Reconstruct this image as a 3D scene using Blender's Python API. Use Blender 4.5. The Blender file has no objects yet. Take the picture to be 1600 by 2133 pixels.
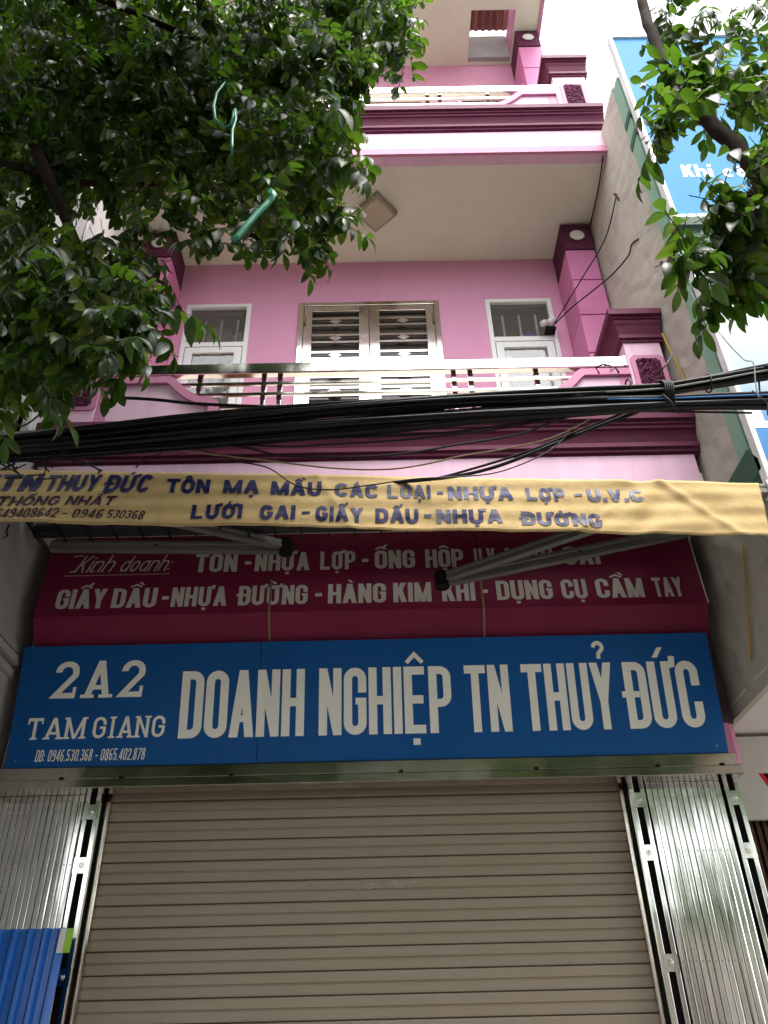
import bpy, math, random
import numpy as np
from mathutils import Vector, Matrix
import unicodedata
random.seed(7); rng = np.random.default_rng(7)
S = bpy.context.scene
R = math.radians
# ------------------------------------------------------------------ camera
cam = bpy.data.cameras.new('camera'); cam.sensor_fit = 'VERTICAL'; cam.sensor_height = 36.0
cam.lens = 36.0 * 1700.0 / 2133.0; cam.clip_start = 0.05; cam.clip_end = 2000
camo = bpy.data.objects.new('camera', cam); S.collection.objects.link(camo)
th, ps, ro = R(34.86), R(0.43), R(-1.39)
fw = Vector((math.sin(ps)*math.cos(th), math.cos(ps)*math.cos(th), math.sin(th)))
r0 = Vector((math.cos(ps), -math.sin(ps), 0)); u0 = r0.cross(fw)
rr = math.cos(ro)*r0 + math.sin(ro)*u0; uu = -math.sin(ro)*r0 + math.cos(ro)*u0
CAM = Vector((0, 0, 1.5))
camo.matrix_world = Matrix(((rr.x, uu.x, -fw.x, CAM.x), (rr.y, uu.y, -fw.y, CAM.y), (rr.z, uu.z, -fw.z, CAM.z), (0, 0, 0, 1)))
S.camera = camo
# ------------------------------------------------------------------ sky and sun
SUN_EL, SUN_AZ = R(66), R(160)          # azimuth measured from +Y (behind the house) towards +X; thin bright overcast
W = bpy.data.worlds.new('World'); S.world = W; W.use_nodes = True
nt = W.node_tree; nt.nodes.clear()
sky = nt.nodes.new('ShaderNodeTexSky'); sky.sky_type = 'NISHITA'; sky.sun_disc = False
sky.sun_elevation = SUN_EL; sky.sun_rotation = SUN_AZ; sky.dust_density = 4.0; sky.air_density = 1.0; sky.ozone_density = 1.0
hs = nt.nodes.new('ShaderNodeHueSaturation'); hs.inputs['Saturation'].default_value = 0.18; hs.inputs['Value'].default_value = 1.0
bg = nt.nodes.new('ShaderNodeBackground'); bg.inputs['Strength'].default_value = 0.15
wo = nt.nodes.new('ShaderNodeOutputWorld')
nt.links.new(sky.outputs[0], hs.inputs['Color']); nt.links.new(hs.outputs[0], bg.inputs[0]); nt.links.new(bg.outputs[0], wo.inputs[0])
sun = bpy.data.lights.new('sun', 'SUN'); sun.energy = 0.7; sun.angle = R(22); sun.color = (1, .95, .88)
so = bpy.data.objects.new('sun', sun); S.collection.objects.link(so)
sd = Vector((math.sin(SUN_AZ)*math.cos(SUN_EL), math.cos(SUN_AZ)*math.cos(SUN_EL), math.sin(SUN_EL)))
so.rotation_euler = sd.to_track_quat('Z', 'Y').to_euler()
S.view_settings.view_transform = 'Standard'; S.view_settings.look = 'None'; S.view_settings.gamma = 1
S.view_settings.exposure = 2.12
S.render.engine = 'CYCLES'
S.cycles.max_bounces = 8; S.cycles.diffuse_bounces = 4; S.cycles.glossy_bounces = 4; S.cycles.transmission_bounces = 6
S.cycles.use_denoising = True
try: S.cycles.denoiser = 'OPENIMAGEDENOISE'
except Exception: pass

# ------------------------------------------------------------------ materials
def mat(name, col, rough=.6, metal=0., var=.06, scale=3., bump=0., bscale=60., spec=.5, stain=0., stcol=(.08,.075,.06), stscale=1.2, stretch=(1,1,1), roughvar=0.):
    m = bpy.data.materials.new(name); m.use_nodes = True
    n = m.node_tree; b = n.nodes['Principled BSDF']
    b.inputs['Roughness'].default_value = rough; b.inputs['Metallic'].default_value = metal
    b.inputs['Specular IOR Level'].default_value = spec if (metal > 0 or rough < .5 or spec != .5) else .12
    tc = n.nodes.new('ShaderNodeTexCoord'); mp = n.nodes.new('ShaderNodeMapping'); mp.inputs['Scale'].default_value = stretch
    n.links.new(tc.outputs['Object'], mp.inputs[0])
    tex = n.nodes.new('ShaderNodeTexNoise'); tex.inputs['Scale'].default_value = scale; tex.inputs['Detail'].default_value = 6; tex.inputs['Roughness'].default_value = .65
    n.links.new(mp.outputs[0], tex.inputs['Vector'])
    cr = n.nodes.new('ShaderNodeValToRGB'); e = cr.color_ramp.elements
    e[0].position = .3; e[1].position = .7
    e[0].color = tuple(c*(1-var) for c in col)+(1,); e[1].color = tuple(min(1, c*(1+var)) for c in col)+(1,)
    n.links.new(tex.outputs['Fac'], cr.inputs[0]); out = cr.outputs[0]
    if stain > 0:
        t2 = n.nodes.new('ShaderNodeTexNoise'); t2.inputs['Scale'].default_value = stscale; t2.inputs['Detail'].default_value = 9; t2.inputs['Roughness'].default_value = .72
        n.links.new(mp.outputs[0], t2.inputs['Vector'])
        c2 = n.nodes.new('ShaderNodeValToRGB'); c2.color_ramp.elements[0].position = .48; c2.color_ramp.elements[1].position = .72
        c2.color_ramp.elements[0].color = (0,0,0,1); c2.color_ramp.elements[1].color = (stain,)*3+(1,)
        n.links.new(t2.outputs['Fac'], c2.inputs[0])
        mx = n.nodes.new('ShaderNodeMix'); mx.data_type = 'RGBA'; mx.inputs[7].default_value = stcol+(1,)
        n.links.new(c2.outputs[0], mx.inputs[0]); n.links.new(out, mx.inputs[6]); out = mx.outputs[2]
    n.links.new(out, b.inputs['Base Color'])
    if roughvar:
        mr = n.nodes.new('ShaderNodeMapRange'); mr.inputs[3].default_value = max(.02, rough-roughvar); mr.inputs[4].default_value = rough+roughvar
        t4 = n.nodes.new('ShaderNodeTexNoise'); t4.inputs['Scale'].default_value = 9; t4.inputs['Detail'].default_value = 8
        n.links.new(mp.outputs[0], t4.inputs['Vector']); n.links.new(t4.outputs['Fac'], mr.inputs[0]); n.links.new(mr.outputs[0], b.inputs['Roughness'])
    if bump:
        t3 = n.nodes.new('ShaderNodeTexNoise'); t3.inputs['Scale'].default_value = bscale; t3.inputs['Detail'].default_value = 5
        n.links.new(mp.outputs[0], t3.inputs['Vector'])
        bp = n.nodes.new('ShaderNodeBump'); bp.inputs['Strength'].default_value = bump; bp.inputs['Distance'].default_value = .01
        n.links.new(t3.outputs['Fac'], bp.inputs['Height']); n.links.new(bp.outputs[0], b.inputs['Normal'])
    return m
M = {}
M['pink'] = mat('pink wall paint', (.72,.34,.51), .65, var=.05, scale=1.5, bump=.12, bscale=90, stain=.26, stcol=(.42,.19,.28), stscale=1.5, stretch=(2.2,1,.35))
M['pink_pale'] = mat('pale pink paint', (.70,.46,.58), .6, var=.05, scale=2, bump=.08, bscale=90, stain=.42, stcol=(.46,.30,.36), stscale=2.2, stretch=(3.2,1,.25))
M['pink_mid'] = mat('mid pink trim paint', (.52,.21,.33), .6, var=.06, scale=4, bump=.08, stain=.2, stcol=(.3,.14,.2), stscale=3)
M['pilaster'] = mat('strong pink pilaster paint', (.56,.19,.36), .62, var=.04, scale=2, bump=.1, bscale=90)
M['plum'] = mat('plum cornice paint', (.115,.024,.055), .6, var=.14, scale=5, bump=.06, bscale=50, stain=.3, stcol=(.20,.08,.11), stscale=4, stretch=(.5,1,3))
M['plum_rough'] = mat('rough plum render', (.11,.028,.06), .85, var=.25, scale=40, bump=1.0, bscale=70)
M['soffit'] = mat('cream soffit paint', (.70,.69,.575), .8, var=.05, scale=.9, bump=.05, bscale=40, stain=.22, stcol=(.45,.33,.30), stscale=.8)
M['white'] = mat('white plaster', (.72,.70,.68), .6, var=.03, stain=.12, stcol=(.5,.48,.44))
M['frame'] = mat('white aluminium frame', (.78,.80,.78), .35, var=.02, scale=6)
M['curtain'] = mat('white curtain cloth', (.74,.78,.80), .9, var=.05, scale=8, stretch=(6,1,.3))
M['interior'] = mat('interior plaster', (.75,.71,.64), .9)
M['steel'] = mat('polished stainless steel', (.66,.64,.60), .13, 1.0, var=.08, scale=5, roughvar=.07, bump=.05, bscale=9)
M['steel_gate'] = mat('stainless gate steel', (.84,.84,.81), .10, 1.0, var=.12, scale=6, roughvar=.05, bump=.03, bscale=4, stretch=(2,1,1))
M['steel_dull'] = mat('dull stainless steel', (.60,.56,.48), .16, 1.0, var=.25, scale=4, roughvar=.08, bump=.1, bscale=5)
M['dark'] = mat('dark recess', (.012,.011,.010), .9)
M['slat'] = mat('beige shutter enamel', (.262,.212,.155), .42, var=.07, scale=2.2, stain=.22, stcol=(.20,.165,.12), stscale=1.8, bump=.04, bscale=12, stretch=(.5,1,2.5))
M['blue'] = mat('blue sign vinyl', (.005,.085,.29), .4, spec=.16,  var=.08, scale=1.5, stain=.12, stcol=(.03,.09,.2), stscale=2)
M['letter'] = mat('off-white vinyl letter', (.80,.80,.73), .6, var=.04, scale=4)
M['red'] = mat('maroon sign sheet', (.175,.016,.05), .4, spec=.14,  var=.1, scale=1.3, stain=.12, stcol=(.16,.03,.06), stscale=2)
M['letter_grey'] = mat('grey white letter', (.55,.52,.48), .5, var=.05)
M['concrete'] = mat('weathered side wall render', (.50,.465,.395), .9, var=.2, scale=2.6, bump=.5, bscale=22, stain=.7, stcol=(.15,.13,.10), stscale=1.3, stretch=(1,1,.45))
M['concrete_l'] = mat('grey left wall render', (.36,.35,.34), .85, var=.12, scale=2, bump=.25, bscale=30, stain=.4, stcol=(.2,.19,.18), stscale=1.4)
M['green'] = mat('pale green paint', (.25,.42,.31), .7, var=.08, scale=3, stain=.35, stcol=(.3,.36,.27), stscale=2)
M['green_dk'] = mat('dark green ledge paint', (.06,.13,.09), .6, var=.15)
M['cable'] = mat('black cable sheath', (.006,.006,.007), .45, var=.3, scale=20, spec=.3)
M['cable_tan'] = mat('faded tan wire', (.22,.16,.10), .6)
M['cable_yel'] = mat('yellow wire', (.40,.25,.04), .6)
M['cable_grey'] = mat('grey wire', (.30,.30,.29), .55)
M['cable_blue'] = mat('blue wire', (.03,.18,.5), .4)
M['rust'] = mat('rusty steel', (.10,.05,.035), .8, var=.3, scale=12)
M['alu'] = mat('grey awning arm aluminium', (.19,.18,.155), .45, .3, var=.1, scale=8, stain=.3, stscale=5)
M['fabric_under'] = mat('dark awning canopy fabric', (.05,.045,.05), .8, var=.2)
M['ltblue'] = mat('bright blue billboard print', (.055,.21,.42), .7, var=.03, scale=1)
M['print_white'] = mat('white print', (.85,.88,.88), .7, var=.02)
M['print_cyan'] = mat('cyan print', (.10,.48,.62), .7)
M['print_red'] = mat('red print', (.55,.02,.03), .5)
M['print_yel'] = mat('yellow print', (.6,.5,.12), .7)
M['signwhite'] = mat('dull white sign sheet', (.55,.54,.50), .5, var=.04)
M['sheet'] = mat('glossy blue roofing sheet', (.004,.10,.42), .22, var=.12, scale=3, bump=.03, bscale=8)
M['label_green'] = mat('green label print', (.28,.5,.06), .6)
M['label_white'] = mat('white label print', (.6,.6,.56), .6)
M['lamp_face'] = mat('aged lamp glass', (.46,.40,.29), .5, var=.08, scale=9)
M['lamp_rim'] = mat('brown lamp rim', (.30,.24,.19), .5)
M['maroon_roof'] = mat('maroon roof sheet', (.15,.055,.055), .5, var=.15, scale=3)
M['bark'] = mat('dark bark', (.034,.025,.020), .9, var=.3, scale=18, bump=.8, bscale=25, stretch=(1,1,.4))
M['ribbon'] = mat('green plastic ribbon', (.02,.20,.12), .35)
M['cloth_a'] = mat('pale cloth', (.5,.5,.44), .9); M['cloth_b'] = mat('peach cloth', (.55,.28,.18), .9); M['cloth_c'] = mat('brown cloth', (.12,.07,.05), .9)
M['blueplastic'] = mat('blue plastic', (.02,.06,.35), .4)
M['asphalt'] = mat('asphalt', (.055,.054,.052), .9, var=.15, scale=30, bump=.4, bscale=200)
M['paving'] = mat('paving', (.26,.245,.22), .85, var=.15, scale=5, bump=.2)
M['kerb'] = mat('kerb concrete', (.3,.29,.27), .85)
M['terracotta'] = mat('terracotta pot', (.25,.09,.05), .8)

def banner_mat():
    m = mat('yellow banner canvas', (.47,.34,.155), .7, var=.12, scale=2.2, stain=.5, stcol=(.30,.20,.085), stscale=3.5, bump=.6, bscale=11)
    return m
M['banner'] = banner_mat()
M['dark_render'] = mat('dark brown render', (.07,.045,.045), .9, var=.3, scale=5, bump=.3)
def ink_mat(name, col, lo, hi):
    m = mat(name, col, .55, var=.2, scale=8)
    n = m.node_tree; b = n.nodes['Principled BSDF']; src = b.inputs['Base Color'].links[0].from_socket
    g = n.nodes.new('ShaderNodeTexCoord'); sp = n.nodes.new('ShaderNodeSeparateXYZ'); n.links.new(g.outputs['Object'], sp.inputs[0])
    mr = n.nodes.new('ShaderNodeMapRange'); mr.inputs[1].default_value = lo; mr.inputs[2].default_value = hi
    n.links.new(sp.outputs[0], mr.inputs[0])
    t = n.nodes.new('ShaderNodeTexNoise'); t.inputs['Scale'].default_value = 7; t.inputs['Detail'].default_value = 7
    n.links.new(g.outputs['Object'], t.inputs['Vector'])
    r2 = n.nodes.new('ShaderNodeMapRange'); r2.inputs[1].default_value = .35; r2.inputs[2].default_value = .65
    n.links.new(t.outputs['Fac'], r2.inputs[0])
    mu = n.nodes.new('ShaderNodeMath'); mu.operation = 'MULTIPLY'; n.links.new(mr.outputs[0], mu.inputs[0]); n.links.new(r2.outputs[0], mu.inputs[1])
    mx = n.nodes.new('ShaderNodeMix'); mx.data_type = 'RGBA'; mx.inputs[7].default_value = (.27,.27,.33,1)
    n.links.new(mu.outputs[0], mx.inputs[0]); n.links.new(src, mx.inputs[6]); n.links.new(mx.outputs[2], b.inputs['Base Color'])
    return m
M['ink'] = ink_mat('faded navy ink', (.012,.014,.07), -.9, 1.3)
M['ink2'] = mat('dark purple ink', (.03,.012,.03), .6)

def glass_mat():
    m = bpy.data.materials.new('window glass'); m.use_nodes = True; n = m.node_tree; n.nodes.clear()
    o = n.nodes.new('ShaderNodeOutputMaterial'); mx = n.nodes.new('ShaderNodeMixShader'); t = n.nodes.new('ShaderNodeBsdfTransparent'); g = n.nodes.new('ShaderNodeBsdfGlossy')
    t.inputs[0].default_value = (.95,.96,.955,1); g.inputs['Roughness'].default_value = .02
    f = n.nodes.new('ShaderNodeFresnel'); f.inputs[0].default_value = 1.85
    df = n.nodes.new('ShaderNodeBsdfDiffuse'); df.inputs[0].default_value = (.5,.48,.44,1); m2 = n.nodes.new('ShaderNodeMixShader'); m2.inputs[0].default_value = .16; n.links.new(t.outputs[0], m2.inputs[1]); n.links.new(df.outputs[0], m2.inputs[2])
    n.links.new(f.outputs[0], mx.inputs[0]); n.links.new(m2.outputs[0], mx.inputs[1]); n.links.new(g.outputs[0], mx.inputs[2]); n.links.new(mx.outputs[0], o.inputs[0])
    return m
M['glass'] = glass_mat()
def gradient_mat(name, stops, axis=2, lo=0, hi=1, rough=.8):
    m = bpy.data.materials.new(name); m.use_nodes = True; n = m.node_tree; b = n.nodes['Principled BSDF']; b.inputs['Roughness'].default_value = rough; b.inputs['Specular IOR Level'].default_value = .1
    tc = n.nodes.new('ShaderNodeTexCoord'); sp = n.nodes.new('ShaderNodeSeparateXYZ'); n.links.new(tc.outputs['Object'], sp.inputs[0])
    mr = n.nodes.new('ShaderNodeMapRange'); mr.inputs[1].default_value = lo; mr.inputs[2].default_value = hi; n.links.new(sp.outputs[axis], mr.inputs[0])
    t = n.nodes.new('ShaderNodeTexNoise'); t.inputs['Scale'].default_value = 1.2; n.links.new(tc.outputs['Object'], t.inputs['Vector'])
    ma = n.nodes.new('ShaderNodeMath'); ma.operation = 'MULTIPLY_ADD'; ma.inputs[1].default_value = .3; ma.inputs[2].default_value = -.15; n.links.new(t.outputs['Fac'], ma.inputs[0])
    ad = n.nodes.new('ShaderNodeMath'); n.links.new(mr.outputs[0], ad.inputs[0]); n.links.new(ma.outputs[0], ad.inputs[1])
    cr = n.nodes.new('ShaderNodeValToRGB'); n.links.new(ad.outputs[0], cr.inputs[0])
    el = cr.color_ramp.elements
    while len(el) < len(stops): el.new(.5)
    for e, (p, c) in zip(el, stops): e.position = p; e.color = c+(1,)
    n.links.new(cr.outputs[0], b.inputs['Base Color']); return m
M['board2'] = gradient_mat('pale to blue billboard print', [(0,(.04,.15,.40)),(.3,(.09,.24,.48)),(.42,(.36,.46,.50)),(.7,(.50,.55,.56)),(1,(.54,.58,.585))], 2, 4.2, 6.1)
def leaf_mat(name, c0, c1, tr, age=(.30,.30,.05)):
    m = bpy.data.materials.new(name); m.use_nodes = True; n = m.node_tree; b = n.nodes['Principled BSDF']; o = n.nodes['Material Output']
    b.inputs['Roughness'].default_value = .36; b.inputs['Specular IOR Level'].default_value = .55
    g = n.nodes.new('ShaderNodeNewGeometry'); tc = n.nodes.new('ShaderNodeTexCoord')
    cr = n.nodes.new('ShaderNodeValToRGB'); e = cr.color_ramp.elements; e[0].color = c0+(1,); e[1].color = c1+(1,); e[0].position = .1; e[1].position = .8
    x = e.new(.97); x.color = age+(1,)
    n.links.new(g.outputs['Random Per Island'], cr.inputs[0]); n.links.new(cr.outputs[0], b.inputs['Base Color'])
    t = n.nodes.new('ShaderNodeBsdfTranslucent'); mul = n.nodes.new('ShaderNodeMix'); mul.data_type = 'RGBA'; mul.blend_type = 'MIX'
    mul.inputs[0].default_value = .65; mul.inputs[7].default_value = tr+(1,)
    n.links.new(cr.outputs[0], mul.inputs[6]); n.links.new(mul.outputs[2], t.inputs[0])
    mx = n.nodes.new('ShaderNodeMixShader'); mx.inputs[0].default_value = .42
    n.links.new(b.outputs[0], mx.inputs[1]); n.links.new(t.outputs[0], mx.inputs[2]); n.links.new(mx.outputs[0], o.inputs[0]); return m
M['leaf'] = leaf_mat('glossy green leaf', (.006,.017,.005), (.019,.044,.009), (.15,.33,.018), (.13,.15,.02))
M['twig'] = mat('green twig', (.05,.06,.02), .7)

# ------------------------------------------------------------------ mesh helpers
class MB:
    def __init__(s): s.v = []; s.f = []
    def add(s, vs, fs):
        o = len(s.v); s.v += [tuple(p) for p in vs]; s.f += [tuple(i+o for i in f) for f in fs]; return s
    def box(s, x0, x1, y0, y1, z0, z1):
        return s.add([(x0,y0,z0),(x1,y0,z0),(x1,y1,z0),(x0,y1,z0),(x0,y0,z1),(x1,y0,z1),(x1,y1,z1),(x0,y1,z1)],
                     [(0,3,2,1),(4,5,6,7),(0,1,5,4),(1,2,6,5),(2,3,7,6),(3,0,4,7)])
    def prism(s, poly, x0, x1):      # poly of (y,z) extruded along X; fan caps
        n = len(poly); vs = [(x0,y,z) for y, z in poly]+[(x1,y,z) for y, z in poly]
        return s.add(vs, [(i,(i+1)%n,(i+1)%n+n,i+n) for i in range(n)]+[tuple(range(n))[::-1], tuple(range(n,2*n))])
    def prism_y(s, poly, y0, y1):    # poly of (x,z) extruded along Y
        n = len(poly); vs = [(x,y0,z) for x, z in poly]+[(x,y1,z) for x, z in poly]
        return s.add(vs, [(i,i+n,(i+1)%n+n,(i+1)%n) for i in range(n)]+[tuple(range(n)), tuple(range(n,2*n))[::-1]])
    def loft(s, loops):
        n = len(loops[0]); vs = [p for l in loops for p in l]; fs = []
        for k in range(len(loops)-1):
            for i in range(n): fs.append((k*n+i, k*n+(i+1)%n, (k+1)*n+(i+1)%n, (k+1)*n+i))
        fs.append(tuple(range(n))[::-1]); fs.append(tuple(range((len(loops)-1)*n, len(loops)*n)))
        return s.add(vs, fs)
    def tube(s, pts, r, n=6, taper=None):
        pts = [Vector(p) for p in pts]; loops = []
        up = Vector((0,0,1))
        for i, p in enumerate(pts):
            d = (pts[min(i+1,len(pts)-1)]-pts[max(i-1,0)]).normalized()
            a = d.cross(up) if abs(d.z) < .95 else d.cross(Vector((1,0,0)))
            a.normalize(); b = a.cross(d).normalized(); q = r if taper is None else r+(taper-r)*i/(len(pts)-1)
            loops.append([p+a*math.cos(2*PI*k/n)*q+b*math.sin(2*PI*k/n)*q for k in range(n)])
        return s.loft(loops)
    def cyl_y(s, cx, cz, r, y0, y1, n=16, r1=None):
        r1 = r if r1 is None else r1
        return s.loft([[(cx+q*math.cos(-2*PI*k/n), y, cz+q*math.sin(-2*PI*k/n)) for k in range(n)] for q, y in ((r, y1), (r1, y0))])
PI = math.pi
def link(name, v, f, m, parent=None, smooth=False, bevel=0, kind=None):
    me = bpy.data.meshes.new(name); me.from_pydata(v, [], f); me.update()
    if smooth: me.polygons.foreach_set('use_smooth', [True]*len(me.polygons))
    me.materials.append(m); o = bpy.data.objects.new(name, me); S.collection.objects.link(o)
    if parent: o.parent = parent
    if bevel:
        b = o.modifiers.new('bevel', 'BEVEL'); b.width = bevel; b.segments = 2; b.limit_method = 'ANGLE'
    if kind: o['kind'] = kind
    return o
def put(name, mb, m, parent=None, **k): return link(name, mb.v, mb.f, M[m] if isinstance(m, str) else m, parent, **k)
def box(name, b, m, parent=None, **k): return put(name, MB().box(*b), m, parent, **k)
def thing(name, label, cat, loc=(0,0,0), group=None):
    o = bpy.data.objects.new(name, None); o.empty_display_size = .1; S.collection.objects.link(o)
    o['label'] = label; o['category'] = cat
    if group: o['group'] = group
    return o
def tag(o, label, cat, group=None):
    o['label'] = label; o['category'] = cat
    if group: o['group'] = group
    return o

# ------------------------------------------------------------------ lettering (own stroke alphabet)
def stroke(pts, s, s2=None):
    """polyline -> list of quads with mitred joins"""
    P = []
    for p in pts:
        p = np.array(p, float)
        if not P or np.linalg.norm(p-P[-1]) > 1e-4: P.append(p)
    L = []; n = len(P)
    closed = np.allclose(P[0], P[-1]) and n > 3
    for i in range(n):
        if closed: a = P[(i-1) % (n-1)]; b = P[(i+1) % (n-1)] if i < n-1 else P[1]
        else: a = P[i-1] if i > 0 else None; b = P[i+1] if i < n-1 else None
        if i == n-1 and closed: a = P[n-2]; b = P[1]
        d1 = (P[i]-a)/max(1e-9, np.linalg.norm(P[i]-a)) if a is not None else None
        d2 = (b-P[i])/max(1e-9, np.linalg.norm(b-P[i])) if b is not None else None
        if d1 is None: d1 = d2
        if d2 is None: d2 = d1
        n1 = np.array([-d1[1], d1[0]]); n2 = np.array([-d2[1], d2[0]]); m = n1+n2; m /= max(1e-9, np.linalg.norm(m))
        k = 1/max(.5, m@n1); w = s/2 if s2 is None else (s+(s2-s)*i/(n-1))/2
        L.append((P[i]+m*w*k, P[i]-m*w*k))
    return [[L[i][0], L[i+1][0], L[i+1][1], L[i][1]] for i in range(n-1)]
def arc(cx, cy, rx, ry, a0, a1, n=7):
    return [(cx+rx*math.cos(R(a0+(a1-a0)*i/n)), cy+ry*math.sin(R(a0+(a1-a0)*i/n))) for i in range(n+1)]
def para(x0, y0, x1, y1, w): return [[(x0-w/2,y0),(x1-w/2,y1),(x1+w/2,y1),(x0+w/2,y0)]]
def rect(x0, x1, y0, y1): return [[(x0,y0),(x0,y1),(x1,y1),(x1,y0)]]
def glyph(c, W, s, serif=False):
    """returns (advance width, quads) for a base character, cap height 1"""
    h = s/2; rx = max(.02, W/2-h); ry = min(rx*1.05, .5-h); t = min(s, .2); H = t/2
    Q = []; sv = .6*s
    def st(x): 
        q = rect(x-h, x+h, 0, 1)
        if serif: q += rect(x-h-sv, x+h+sv, 0, .6*t)+rect(x-h-sv, x+h+sv, 1-.6*t, 1)
        return q
    if c in 'OQ0': Q = stroke(arc(W-h-rx,1-H-ry,rx,ry,0,90)+arc(h+rx,1-H-ry,rx,ry,90,180)+arc(h+rx,H+ry,rx,ry,180,270)+arc(W-h-rx,H+ry,rx,ry,270,360)+[(W-h,1-H-ry)], s)
    elif c in 'CG':
        op = .70 if W > .6 else .62
        big = W > .6; p = ([] if big else [(W-h,op)])+arc(W-h-rx,1-H-ry,rx,ry,22 if big else 0,90)+arc(h+rx,1-H-ry,rx,ry,90,180)+arc(h+rx,H+ry,rx,ry,180,270)+arc(W-h-rx,H+ry,rx,ry,270,338 if big and c == 'C' else 360)
        Q = stroke(p+([] if big and c == 'C' else [(W-h,1-op if c == 'C' else .45)]), s)
        if c == 'G': Q += rect(W*.52, W, .5-t*.45, .5+t*.35)
    elif c == 'D': Q = stroke([(0,1-H)]+arc(W-h-rx,1-H-ry,rx,ry,90,0)+arc(W-h-rx,H+ry,rx,ry,360,270)+[(0,H)], s)+rect(0,s,0,1)
    elif c == 'U': Q = stroke([(h,1)]+arc(h+rx,H+ry,rx,ry,180,270)+arc(W-h-rx,H+ry,rx,ry,270,360)+[(W-h,1)], s)
    elif c == 'P':
        r2 = min(rx, .27-H); Q = st(h)+stroke([(h,1-H)]+arc(W-h-r2,1-H-r2*1.0,r2,r2,90,0)+arc(W-h-r2,.44+r2,r2,r2,0,-90)+[(h,.44)], s*.95)
    elif c == 'E': Q = st(h)+rect(h,W*.92,1-t,1)+rect(h,W*.92,0,t)+rect(h,W*.85,.5-t/2,.5+t/2)
    elif c == 'L': Q = st(h)+rect(h,W*.92,0,t)+([[(W*.92-.6*t,t),(W*.92-.6*t,t*1.9),(W*.92,t*1.9),(W*.92,t)]] if serif else [])
    elif c == 'T':
        Q = rect(0,W,1-t,1)+rect(W/2-h,W/2+h,0,1)
        if serif: Q += rect(W/2-h-sv,W/2+h+sv,0,.6*t)+rect(0,.5*t,1-2*t,1)+rect(W-.5*t,W,1-2*t,1)
    elif c == 'I': Q = st(h+(sv if serif else 0)); W = s+(2*sv if serif else 0)
    elif c == 'H': Q = st(h)+st(W-h)+rect(s,W-s,.5-t/2,.5+t/2)
    elif c == 'N':
        Q = rect(0,s,0,1)+rect(W-s,W,0,1)+para(W-s*.5,0,s*.5,1,s*.95)
        if serif: Q += rect(-sv,s+sv,0,.6*t)+rect(-sv,s*1.1,1-.6*t,1)+rect(W-s-sv,W+sv,1-.6*t,1)
    elif c == 'M':
        W *= 1.28; Q = rect(0,s,0,1)+rect(W-s,W,0,1)+para(W/2,0,s*.5,1,s*.9)+para(W/2,0,W-s*.5,1,s*.9)
        if serif: Q += rect(-sv,s+sv,0,.6*t)+rect(W-s-sv,W+sv,0,.6*t)+rect(-sv,s,1-.6*t,1)+rect(W-s,W+sv,1-.6*t,1)
    elif c == 'A':
        W *= 1.08; w = s*1.05; Q = para(w/2,0,W/2,1,w)+para(W-w/2,0,W/2,1,w)+rect(W*.25,W*.75,.22,.22+t*.8)
        if serif: Q += rect(-sv*.8,w+sv,0,.6*t)+rect(W-w-sv,W+sv*.8,0,.6*t)
    elif c == 'V': W *= 1.05; w = s*1.05; Q = para(W/2,0,w/2,1,w)+para(W/2,0,W-w/2,1,w)
    elif c == 'Y': W *= 1.05; w = s*1.05; Q = para(W/2,.42,w/2,1,w)+para(W/2,.42,W-w/2,1,w)+rect(W/2-h,W/2+h,0,.48)
    elif c == 'K': Q = st(h)+para(s*.9,.38,W-s*.6,1,s*1.15)+para(W-s*.55,0,s*1.35,.62,s*1.15)
    elif c == '1': Q = stroke([(0,.72),(W*.45,1-h*.6),(W*.45,0)], s); W = W*.45+h
    elif c == '2':
        e = max(rx, .25-H) if not serif else rx; p = [(h,.70)]+arc(W/2,1-H-e,rx,e,180,0)+[(W-h,.62),(h*1.2,H),(W,H)]; Q = stroke(p, s)
        if serif: Q += rect(W-.5*t,W,0,2.0*t)
    elif c == '3': Q = stroke(arc(W/2,.76,rx,.24-H,165,-80)+[(W*.4,.53)], s)+stroke([(W*.4,.53)]+arc(W/2,.27,rx,.27-H,80,-165), s)
    elif c == '4': Q = rect(W-s*1.5,W-s*.5,0,1)+rect(0,W,.2,.2+t)+para(h,.25,W-s,1,s)
    elif c == '5': Q = stroke([(W*.95,1-H),(h,1-H),(h,.55)]+arc(W/2,.31,rx,.31-H,125,-160), s)
    elif c in '69':
        q = stroke([(W*.85,1-H),(W*.5,1-H)]+arc(h+rx,.66,rx,.34-H,90,180)+[(h,.30)]+arc(W/2,.29,rx,.29-H,180,540,14), s)
        Q = q if c == '6' else [[(W-x,1-y) for x, y in p] for p in q]
    elif c == '7': Q = rect(0,W,1-t,1)+para(W*.35,0,W-h,1-t,s)
    elif c == '8': Q = stroke(arc(W/2,.76,rx*.92,.24-H*.6,0,360,14), s)+stroke(arc(W/2,.27,rx,.27-H*.6,0,360,14), s)
    elif c == '.': Q = rect(0,s,0,s); W = s
    elif c == ':': Q = rect(0,s,.08,.08+s)+rect(0,s,.5,.5+s); W = s
    elif c == '-': W = W*.6; Q = rect(0,W,.38,.38+t)
    elif c == 'h': Q = rect(0,s,0,1)+stroke([(h,.45)]+arc(h+rx,.68-H-rx*.9,rx,rx*.9,180,0)+[(W-h,0)], s)
    elif c == 'n': Q = rect(0,s,0,.68)+stroke([(h,.45)]+arc(h+rx,.68-H-rx*.9,rx,rx*.9,180,0)+[(W-h,0)], s)
    elif c == 'i': Q = rect(0,s,0,.68)+rect(0,s,.8,.8+s*.9); W = s
    elif c in 'oad': 
        Q = stroke(arc(W/2,.34,rx,.34-H,0,360,14), s)
        if c == 'a': Q += rect(W-s,W,0,.68)
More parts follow.
